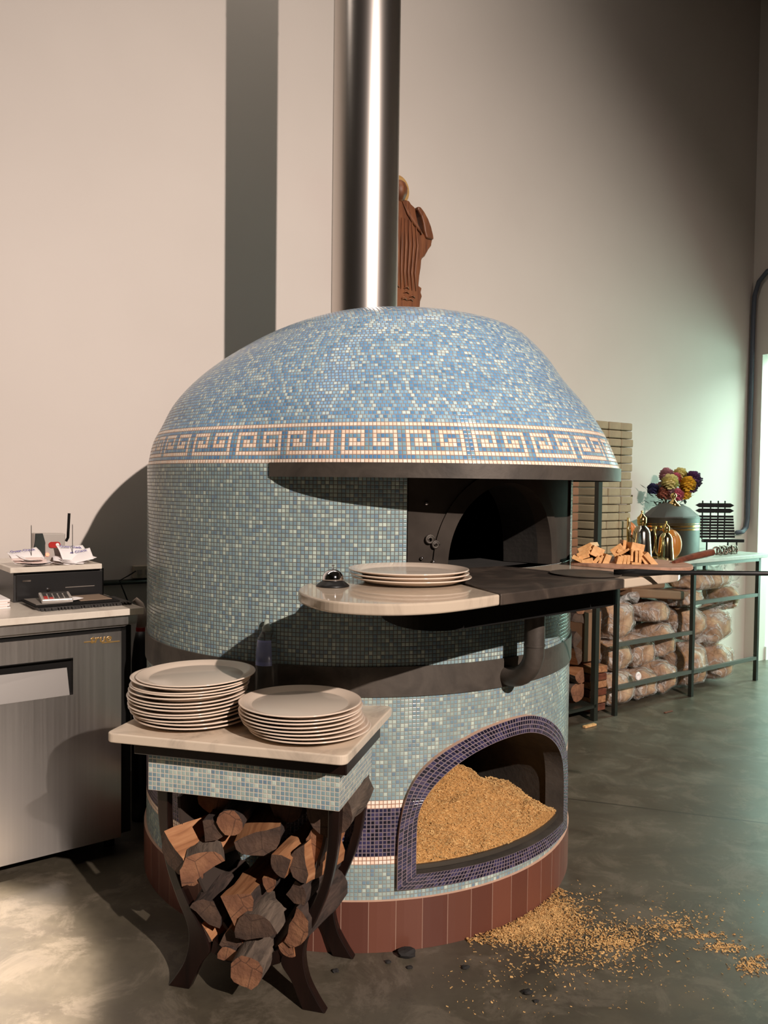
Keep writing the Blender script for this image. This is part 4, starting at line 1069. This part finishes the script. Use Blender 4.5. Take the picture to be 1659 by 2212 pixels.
# conduit in the far corner
b = MB(); c0 = lambda w_, k_, z_: W.p(w_, k_, z_)
b.tube([c0(6.05, KW-.03, 1.05), c0(6.13, KW-.03, 1.055), c0(6.18, KW-.03, 1.09), c0(6.195, KW-.03, 1.16), c0(6.20, KW-.03, 2.8), c0(6.20, KW-.035, 2.95), c0(6.20, KW-.07, 3.06), c0(6.20, KW-.14, 3.13), c0(6.20, KW-.24, 3.15), c0(6.20, KW-1.5, 3.15)], .018, 14)
tag(b.build('corner_conduit', m_condu, smooth=True), 'blue grey conduit running up the far corner and bending right', 'conduit')

# carved figure on the wall
cf = thing('carved_figure', W.p(2.70, KW-.02, 2.40), W.a, 'carved brown wooden figure in robes hanging on the wall behind the chimney', 'wood carving')
sp_ = lambda x, y: ((680+x/5.925-847)*.00335, (672-(350+y/5.925))*.00262)
body = [sp_(*p) for p in [(1120, 490), (1150, 530), (1195, 560), (1212, 640), (1238, 760), (1290, 850), (1330, 900), (1425, 900), (1420, 940), (1412, 985), (1415, 1000), (1372, 1070), (1330, 1160), (1300, 1192), (1288, 1200), (1280, 1320), (1265, 1430), (1256, 1560), (1297, 1580), (1285, 1640), (1302, 1690), (1280, 1760), (1275, 1830), (1225, 1905), (1180, 1960)]]
body = body+[(-x-.02, z) for x, z in reversed(body)]
b = MB(); b.plate_xz(body, -.03, .02); b.build('robe', m_carve, cf, bevel=.006)
arm = [sp_(*p) for p in [(1212, 548), (1250, 545), (1300, 600), (1350, 680), (1388, 770), (1415, 870), (1425, 930), (1330, 930), (1305, 850), (1290, 760), (1260, 660), (1215, 590)]]
b = MB(); b.plate_xz(arm, -.045, .01); b.build('arm', m_carve, cf, bevel=.008)
b = MB(); b.plate_xz([(-x-.02, z) for x, z in arm], -.045, .01); b.build('arm', m_carve, cf, bevel=.008)
c_ = sp_(1010, 370)
b = MB(); b.plate_xz([(c_[0]+.085*math.cos(a)*.9, c_[1]+.085*math.sin(a)) for a in [2*PI*i/32 for i in range(32)]], -.012, .016); b.build('halo', wood('gilded wood', srgb(150, 110, 60), srgb(176, 136, 80), srgb(190, 150, 90)), cf, bevel=.004)
b = MB(); b.lathe([(0, -.06), (.03, -.045), (.045, -.01), (.047, .02), (.035, .05), (.015, .065), (0, .067)], 20, T=TR(c_[0], -.02, c_[1]-.015)); b.build('head', m_carve, cf, smooth=True)
b = MB()
for i in range(9):
    x = -.07+.022*i; b.tube([(x*1.1, -.034, .52), (x*1.25, -.038, .38), (x*1.1, -.037, .22), (x*1.2, -.034, .12)], [.002, .007, .007, .002], 8)
for i in range(6):
    b.tube([(.02+.02*i, -.034, .62-.02*i), (.06+.02*i, -.038, .55-.02*i), (.10+.012*i, -.034, .50-.01*i)], [.002, .006, .002], 8)
for i in range(10):
    a = random.random()*6; x, z = random.uniform(-.1, .11), random.uniform(.03, .13); b.tube([(x-.02, -.032, z), (x, -.038, z+.012), (x+.02, -.032, z)], [.002, .007, .002], 8)
b.build('drapery', m_carve, cf, smooth=True)

# ------------------------------------------------------------------ racks
TS = .022
def bar(b, s0, s1, k0, k1, z0, z1): b.box(s0, s1, k0, k1, z0, z1, T=KT)
rk = thing('steel_rack', K.p(5.0, 3.38), K.a, 'long steel rack with a white top holding bags of wood', 'rack')
RF, RB = 3.155, 3.58
for s_ in (4.165, 4.977, 5.80):
    for k_ in (RF, RB):
        b = MB(); bar(b, s_, s_+.026, k_, k_+.026, 0, .90); b.build('leg', m_post, rk, world=True)
for (a, c, z) in ((4.19, 4.978, .437), (5.0, 5.80, .632), (4.19, 4.978, .172), (5.0, 5.80, .168)):
    b = MB(); bar(b, a, c, RF+.001, RF+.024, z-.013, z+.011); b.build('rail', m_galv, rk, world=True)
for (a, c, z) in ((4.19, 4.978, .30), (5.0, 5.80, .30)):
    b = MB(); bar(b, a, c, RB+.001, RB+.024, z-.013, z+.011); b.build('rail', m_galv, rk, world=True)
b = MB(); bar(b, 4.165, 5.826, RF, RF+.026, .878, .901); bar(b, 4.165, 5.826, RB, RB+.026, .878, .901); bar(b, 5.80, 5.826, RF, RB, .878, .901); b.build('top_frame', m_galv, rk, world=True)
b = MB(); bar(b, 4.13, 5.925, 3.135, 3.64, .902, .929); b.build('rack_top', marble('pale grey top', srgb(190, 200, 190), srgb(176, 184, 176), .3), rk, world=True, bevel=.003)
rk2 = thing('firewood_rack', K.p(3.6, 3.38), K.a, 'tall dark steel firewood rack between the oven and the bag rack', 'rack')
for s_, k_ in ((3.968, RF), (3.968, RB), (3.05, RF), (3.05, RB), (3.84, RB)):
    b = MB(); bar(b, s_, s_+.034, k_, k_+.03, 0, 1.58); b.build('post', m_post, rk2, world=True)
for z in (.10, .93):
    b = MB(); bar(b, 3.05, 3.99, RF, RF+.025, z-.02, z); bar(b, 3.05, 3.99, RB, RB+.025, z-.02, z); bar(b, 3.05, 3.99, RF, RB, z-.004, z+.001); b.build('rack_shelf', m_post, rk2, world=True)
TK = KT
random.seed(21); cnt = 0
bases = []
for r in range(7):
    for c in range(4):
        s_ = 3.955-.125*c-random.uniform(0, .02); z = .175+.105*r
        if z > .86: continue
        kd = random.choice(['half', 'wedge', 'wedge', 'round']); 
        log('firewood_log', (s_-.06, RF+.035+random.uniform(0, .05), z), .056, kd, random.uniform(0, 6), .34, random.uniform(-.12, .12), 0, random.choice([m_bark, m_bark2]), 60+cnt, TK,
            'firewood log in the tall rack, %s row up, %s from the right post' % (['first', 'second', 'third', 'fourth', 'fifth', 'sixth', 'seventh'][r], ['first', 'second', 'third', 'fourth'][c]), 'firewood in the tall rack'); cnt += 1
# planks stacked behind the first bag
for i in range(6):
    b = MB(); b.box(-.072, .070, 0, .30, 0, .040, T=K.T(4.086+.004*(i % 2), 3.22, .03+i*.047) @ Matrix.Rotation(R_(-3+random.uniform(-4, 4)), 4, 'Z'))
    tag(b.build('firewood_plank', m_split if i % 2 else m_handle, bevel=.003), 'split plank, %s in the small pile at the left end of the bag rack' % ['bottom', 'second', 'third', 'fourth', 'fifth', 'top'][i], 'firewood', 'split planks at the rack end')
b = MB(); b.box(-.085, .075, 0, .28, 0, .30, T=K.T(4.088, 3.27, .33)); tag(b.build('cardboard_box', m_board, bevel=.004), 'worn brown cardboard box standing on the split planks', 'box')
# loose wood under the rack
b = MB(); b.box(-.05, .05, -.012, .012, 0, .012, T=K.T(3.86, 3.10, .001)); tag(b.build('wood_scrap', m_kind, bevel=.002), 'orange wood scrap on the floor by the tall rack foot', 'wood scrap')
b = MB(); b.box(-.04, .04, -.007, .007, 0, .005, T=K.T(4.52, 3.02, .001)); tag(b.build('wood_scrap', m_handle, bevel=.001), 'thin brown splinter on the floor in front of the bag rack', 'wood scrap')

# bags
def bag_mats():
    t = NT('bagged wood chunks'); f = t.noise(9, 6, dist=.5); g = t.n('ShaderNodeTexVoronoi', feature='DISTANCE_TO_EDGE'); g.inputs['Scale'].default_value = 11; t.l(t.coord('Object'), g.inputs['Vector'])
    c = t.ramp(f, [(.3, srgb(130, 90, 54)), (.5, srgb(180, 136, 92)), (.7, srgb(214, 176, 132))])
    c = t.mix(t.ramp(g.outputs['Distance'], [(.0, (.35, .35, .35, 1)), (.05, (0, 0, 0, 1))]), c, srgb(84, 52, 30))
    t.set(Base_Color=c, Roughness=.8); t.bump(f, .4, .02)
    u = NT('clear plastic film'); u.set(Base_Color=(.9, .88, .86, 1), Roughness=.12)
    tr = u.n('ShaderNodeBsdfTransparent'); tr.inputs[0].default_value = (.97, .96, .95, 1)
    mx = u.n('ShaderNodeMixShader'); w1 = u.noise(4, 4, dist=1.5)
    u.l(u.ramp(w1, [(.40, (.15, .15, .15, 1)), (.48, (.28, .28, .28, 1)), (.51, (.7, .7, .7, 1)), (.54, (.24, .24, .24, 1)), (.7, (.14, .14, .14, 1))]), mx.inputs[0])
    u.l(tr.outputs[0], mx.inputs[1]); u.l(u.b.outputs[0], mx.inputs[2]); u.l(mx.outputs[0], u.out.inputs[0])
    u.bump(u.noise(10, 6, dist=2.0), 1.0, .07)
    return t.mat, u.mat
m_chunk, m_film = bag_mats()
def blob(rx, ry, rz, seed, amp, freq, sub=4, flat=.72):
    bm = bmesh.new(); bmesh.ops.create_icosphere(bm, subdivisions=sub, radius=1)
    vs = []
    for v in bm.verts:
        c = v.co.copy(); n_ = noise.noise(c*freq+Vector((seed*7.7, seed, 0)))+.5*noise.noise(c*freq*2.3+Vector((seed, 0, seed*3)))
        k = 1+amp*n_
        q = Vector([math.copysign(abs(x)**flat, x) for x in c])
        vs.append((q.x*rx*k, q.y*ry*k, q.z*rz*k))
    bm.verts.index_update(); fs = [[v.index for v in f.verts] for f in bm.faces]; bm.free()
    lo = min(v[2] for v in vs)
    return [(x, y, z-lo) for x, y, z in vs], fs
def bag(s, k, z, rx, ry, rz, tilt, seed, lb, knot=True):
    t = thing('firewood_bag', K.p(s, k, z), K.a, lb, 'bag', 'clear bags of wood on the rack')
    t.rotation_euler = (0, tilt, K.a)
    b = MB(); vs, fs = blob(rx*.95, ry*.95, rz*.95, seed, .16, 1.7); b.add([(x, y, zz+rz*.06) for x, y, zz in vs], fs); b.build('contents', m_chunk, t, smooth=True)
    b = MB(); vs, fs = blob(rx*1.02, ry*1.02, rz*1.02, seed, .15, 1.7); b.add(vs, fs)
    if knot:
        top = 2*rz; b.tube([(rx*.1, -ry*.3, top*.92), (rx*.25, -ry*.5, top*1.02), (rx*.5, -ry*.7, top*1.10), (rx*.8, -ry*.8, top*1.05)], [rx*.25, rx*.10, rx*.16, rx*.28], 12, cap=False)
    b.build('plastic_film', m_film, t, smooth=True)
    return t
BG = [ # s,k,z,rx,ry,rz,tilt
 (4.345, 3.36, .01, .145, .15, .105, 0, 'round bag of wood with a white knot, bottom left behind the lower rail', False),
 (4.63, 3.37, .01, .13, .15, .10, 0, 'flattened bag of wood on the floor left of the middle leg', False),
 (4.865, 3.38, .01, .09, .15, .11, 0, 'narrow bag of wood squeezed against the middle leg at floor level', False),
 (4.345, 3.37, .225, .14, .15, .10, 0, 'square bag of wood with crossed folds between the two left rails', False),
 (4.625, 3.38, .215, .13, .14, .105, 0, 'bag of wood with radiating creases at the centre of the left bay', False),
 (4.87, 3.38, .24, .095, .14, .12, 0, 'tall bag of wood beside the middle leg in the left bay', False),
 (4.36, 3.37, .43, .155, .14, .125, .0, 'shiny crumpled bag of wood at the top of the left bay', True),
 (4.80, 3.40, .485, .14, .14, .075, 0, 'small bag of wood under the brown board in the left bay', False),
 (5.18, 3.36, .01, .155, .15, .155, 0, 'round bulging bag of wood at floor level right of the middle leg', True),
 (5.53, 3.36, .01, .15, .15, .13, 0, 'bag of wood with a pale base at the bottom right of the rack', False),
 (5.17, 3.38, .33, .155, .14, .115, .05, 'pale bag of wood in the middle height of the right bay', False),
 (5.53, 3.37, .28, .165, .14, .13, -.3, 'long bag of wood leaning diagonally in the right bay', True),
 (5.71, 3.40, .50, .075, .13, .09, 0, 'small bag of wood at the right end near the end leg', True),
 (5.18, 3.40, .57, .16, .14, .06, 0, 'flat bag of wood just under the upper right rail', False),
 (5.42, 3.39, .672, .30, .14, .066, .0, 'flat brown bag of wood lying across the top of the right bay', True),
]
for i, (s, k, z, rx, ry, rz, ti, lb, kn) in enumerate(BG): bag(s, k, z, rx, ry, rz, ti, i+1, 'clear '+lb, kn)
# white knot on the first bag
b = MB()
for i in range(14):
    a = 2*PI*i/14; b.tube([(0, -.005, 0), (.025*math.cos(a), -.02, .025*math.sin(a))], [.004, .008], 6)
o = b.build('twist_tie', m_paper, None, smooth=True); o.matrix_world = K.T(4.40, 3.18, .215); tag(o, 'white plastic twist tie tuft in front of the lower left rail', 'tie')
for i, (s, k, z, l, h_, w_, lb) in enumerate([(4.80, 3.42, .66, .32, .06, .14, 'wide brown board leaning high in the left bay of the rack'), (4.62, 3.44, .73, .28, .05, .12, 'upper brown board resting on the wide brown board')]):
    b = MB(); b.box(-l, l, -w_, w_, 0, h_, T=K.T(s, k, z) @ Matrix.Rotation(R_(6-4*i), 4, 'Y')); tag(b.build('wrapped_board', m_board, bevel=.012, segs=3), lb, 'board')

# things on the rack
RT = .9295
random.seed(5)
bw, bh, bd = .121, .047, .228; cnt = 0
bmesh0 = None
lev = ['bottom', 'second', 'third', 'fourth', 'fifth', 'sixth', 'seventh', 'eighth', 'ninth', 'tenth', 'eleventh', 'twelfth', 'thirteenth', 'fourteenth', 'fifteenth', 'sixteenth', 'top']
def brick_proto(m):
    b = MB(); b.box(-bw/2+.0015, bw/2-.0015, -bd/2, bd/2, 0, bh+.001); return b.build('firebrick', m, None, bevel=.007, segs=2)
bp = brick_proto(m_brick); first = True
for r in range(17):
    for c in range(3):
        o = bp if first else bp.copy()
        if not first: COL.objects.link(o)
        first = False
        p = K.p(4.190+bw*c+random.uniform(-.003, .003)+.004*math.sin(r*1.1), 3.42+random.uniform(-.006, .004)-.0, RT+r*.0522); o.location = p
        o.rotation_euler = (0, 0, K.a+random.uniform(-.025, .025)); cnt += 1
        tag(o, 'pale firebrick, %s course of the tall brick stack, %s column' % (lev[r], ['left', 'middle', 'right'][c]), 'brick', 'firebricks in the tall stack')
bp2 = brick_proto(m_brickshade); first = True
for r in range(13):
    o = bp2 if first else bp2.copy()
    if not first: COL.objects.link(o)
    first = False
    o.scale = (1.55, 1, 1); o.location = K.p(3.905+random.uniform(-.004, .004), 3.44, .932+r*.0522); o.rotation_euler = (0, 0, K.a+random.uniform(-.02, .02))
    tag(o, 'shaded reddish firebrick, %s course of the dark stack under the hood edge' % lev[r], 'brick', 'reddish firebricks beside the oven')

# boiler box
t = thing('copper_boiler', K.p(5.02, 3.37, RT), K.a, 'large oval dark copper boiler with brass bands and pointed lid', 'boiler')
b = MB(); b.lathe([(0, 0), (.99, 0), (1, .012), (1, .262), (1.015, .27), (1.0, .275), (.97, .272)], 64, sx=.255, sy=.155); b.build('body', m_copper, t, auto=40)
b = MB()
for z0_, z1_ in ((.185, .199), (.205, .222), (.228, .234), (.0, .016)): b.lathe([(1.002, z0_), (1.02, z0_+.002), (1.02, z1_-.002), (1.002, z1_)], 64, sx=.255, sy=.155)
b.build('brass_band', m_brass, t, auto=40)
b = MB(); b.lathe([(1.01, .272), (1.0, .279), (.66, .335), (.34, .365), (0, .375)], 10, sx=.25, sy=.15); b.build('lid', plain('grey lid metal', (.07, .07, .063), .55, .3), t, auto=20)
b = MB(); b.lathe([(.05, .35), (.03, .372), (.012, .39), (.01, .40), (.019, .41), (.022, .423), (.015, .435), (0, .439)], 24, T=TR(-.02, -.03)); b.build('knob', m_brass, t, smooth=True)
# flowers
t = thing('flower_bouquet', K.p(5.25, 3.555, RT), K.a, 'bouquet of yellow, pink and purple flowers in a vase behind the boiler', 'flowers')
b = MB(); b.lathe([(0, 0), (.05, 0), (.055, .02), (.045, .15), (.05, .30), (.065, .36), (.06, .36), (.045, .30)], 28); b.build('vase', plain('pale vase', srgb(150, 140, 120), .3), t, smooth=True)
fcs = {'yellow': srgb(222, 176, 52), 'pink': srgb(206, 112, 132), 'purple': srgb(90, 50, 96), 'cream': srgb(216, 204, 142), 'mauve': srgb(168, 120, 128), 'navy': srgb(44, 46, 84), 'rust': srgb(150, 88, 70)}
fm = {k: plain(k+' petals', v, .7, var=.2, scale=60) for k, v in fcs.items()}
m_leaf = plain('dusty leaf', srgb(56, 70, 60), .7, var=.3, scale=30)
def bloom(c, r, m, seed):
    b = MB(); random.seed(seed)
    for k in range(70):
        z = 1-1.8*(k+.5)/70; a = k*2.39996; h = math.sqrt(max(0, 1-z*z)); n_ = Vector((h*math.cos(a), h*math.sin(a), z))
        x = n_.cross(Vector((.3, .2, 1))).normalized(); y = n_.cross(x); p = c+n_*r*.45; q = c+n_*r*random.uniform(.80, .98)
        b.add([p-x*r*.16, p+x*r*.16, q+x*r*.26, q+n_*r*.07, q-x*r*.26], [(0, 1, 2, 3, 4)])
    b.tube([c-Vector((0, 0, r*.6)), c, c+Vector((0, 0, r*.5))], [r*.3, r*.75, r*.4], 8)
    return b
FL = [('navy', -.19, .43, .035), ('cream', -.10, .48, .05), ('mauve', -.04, .53, .045), ('cream', .09, .545, .04), ('pink', .05, .51, .04), ('purple', .17, .50, .055), ('navy', .20, .44, .035), ('yellow', .10, .47, .05),
      ('yellow', .12, .40, .045), ('pink', .05, .39, .045), ('mauve', -.03, .43, .05), ('rust', -.12, .40, .04), ('rust', 0.0, .39, .035), ('purple', .15, .45, .04), ('navy', .0, .49, .04), ('mauve', -.08, .42, .04)]
for i, (cn, x, z, r) in enumerate(FL):
    o = bloom(Vector((x*1.05, random.uniform(-.05, .02)-.05*(i % 2), z+.03)), r*1.3, fm[cn], i).build('flower', fm[cn], t); o['label'] = cn+' flower head'
b = MB()
for i in range(150):
    a = random.random()*2*PI; x, y, z = random.uniform(-.18, .20), random.uniform(-.07, .08), random.uniform(.34, .48); d_ = Vector((math.cos(a), math.sin(a)*.6, random.uniform(-.2, .7))).normalized(); s_ = d_.cross(Vector((0, 0, 1)))*.012
    p = Vector((x, y, z)); b.add([p, p+d_*.03+s_, p+d_*.06, p+d_*.03-s_], [(0, 1, 2, 3)])
b.build('foliage', m_leaf, t)
b = MB()
for i in range(8): b.tube([(random.uniform(-.02, .02), 0, .30), (random.uniform(-.1, .1), 0, .42)], .003, 6)
b.build('stem', m_stem, t)
# squash
def squash(s, k, r, hgt, m, lb, seed, stem):
    t = thing('squash', K.p(s, k, RT), K.a, lb, 'squash'); b = MB(); n = 48; prof = []
    vs = []
    for j in range(17):
        ph = PI*j/16
        for i in range(n):
            a = 2*PI*i/n; rr_ = r*math.sin(ph)*(1+.035*math.cos(a*9)); vs.append((rr_*math.cos(a), rr_*math.sin(a), hgt/2*(1-math.cos(ph))+.0))
    b.add(vs, [(j*n+i, j*n+(i+1) % n, (j+1)*n+(i+1) % n, (j+1)*n+i) for j in range(16) for i in range(n)]); b.build('fruit', m, t, smooth=True)
    b = MB(); b.tube([(0, 0, hgt-.01)]+[(x, 0, hgt+z) for x, z in stem], [.014]+[.010]*(len(stem)-1)+[.006], 8); b.build('stem', m_stem, t, smooth=True)
squash(4.60, 3.42, .085, .25, m_orange, 'orange squash with a long curved stem beside the brick stack', 1, [(-.01, .04), (.0, .09), (.03, .14), (.05, .17)])
squash(4.79, 3.215, .072, .20, m_gold, 'golden squash standing in front of the copper boiler', 2, [(0, .01)])
# oil cans
def cruet(s, k, sc, lb, metal):
    t = thing('oil_cruet', K.p(s, k, RT), K.a-R_(20), lb, 'oil can'); 
    b = MB(); b.lathe([(0, 0), (.052, 0), (.054, .004), (.054, .03), (.048, .09), (.043, .150), (.034, .172), (.018, .185), (.016, .21)], 40, T=TR(s=sc)); b.build('body', metal, t, smooth=True)
    b = MB(); b.lathe([(.018, .185), (.024, .20), (.024, .225), (.010, .240), (.004, .25), (.007, .257), (0, .264)], 24, T=TR(s=sc)); b.build('stopper', m_brass, t, smooth=True)
    b = MB(); b.tube([(-.050*sc, 0, .03*sc), (-.075*sc, 0, .06*sc), (-.080*sc, 0, .15*sc), (-.080*sc, 0, .225*sc)], [.008*sc, .008*sc, .007*sc, .006*sc], 10); b.build('spout', m_brass, t, smooth=True)
    b = MB(); b.tube([(.045*sc, 0, .15*sc), (.07*sc, 0, .17*sc), (.085*sc, 0, .12*sc), (.075*sc, 0, .06*sc), (.052*sc, 0, .03*sc)], .0035*sc, 8); b.build('handle', m_brass, t, smooth=True)
m_oil = plain('golden polished tin', (.72, .62, .36), .12, 1)
cruet(4.70, 3.19, .98, 'shiny gold oil can standing between the kindling and the golden squash', m_oil)
cruet(4.47, 3.21, 1.25, 'taller silver oil can with brass stopper behind the kindling', plain('polished tin', (.6, .57, .5), .14, 1))
# fire grate
t = thing('fire_grate', K.p(5.64, 3.42, RT), K.a-R_(30), 'black iron fire grate with pointed bars standing on the white rack top', 'fire grate')
def pt(b, x0, x1, z, h): b.plate_xz([(x0, z), (x0+.03, z+h/2), (-.005, z+h/2), (0, z+h*.3), (.005, z+h/2), (x1-.03, z+h/2), (x1, z), (x1-.03, z-h/2), (.005, z-h/2), (0, z-h*.3), (-.005, z-h/2), (x0+.03, z-h/2)], -.006, .006)
for z in (.348, .308):
    b = MB(); pt(b, -.150, .150, z, .032); b.build('pointed_bar', m_black, t)
for x in (-.095, -.032, .027, .080):
    b = MB(); b.tube([(x, 0, .10), (x, 0, .382)], .0055, 8); b.build('upright', m_black, t)
for i in range(8):
    b = MB(); z = .265-.021*i; b.box(-.145, .140, -.015-.004*i, .0-.004*i, z-.0082, z+.0082); b.build('slat', m_black, t)
b = MB(); b.box(-.150, .165, -.13, -.095, .082, .105); b.build('base_bar', m_black, t, bevel=.004)
for x in (-.12, .11):
    for y in (0, -.12):
        b = MB(); b.tube([(x, y, 0), (x, y, .10)], .006, 8); b.build('leg', m_black, t)
# tangled metal
t = thing('metal_trivet', K.p(5.50, 3.24, RT), K.a, 'tangled shiny metal trivet lying in front of the fire grate', 'trivet')
random.seed(9); b = MB()
for i in range(11):
    x = -.12+.024*i; r = random.uniform(.02, .032); a0 = random.random()*3; tl = random.uniform(-.8, .8)
    b.tube([(x+r*math.cos(q)*math.cos(tl), r*math.cos(q)*math.sin(tl)+random.uniform(-.004, .004), .034+r*math.sin(q)) for q in [a0+2*PI*k/14 for k in range(15)]], .006, 8)
b.build('links', plain('bronze links', (.2, .15, .12), .25, .9), t, smooth=True)
print('objects', len(S.objects))
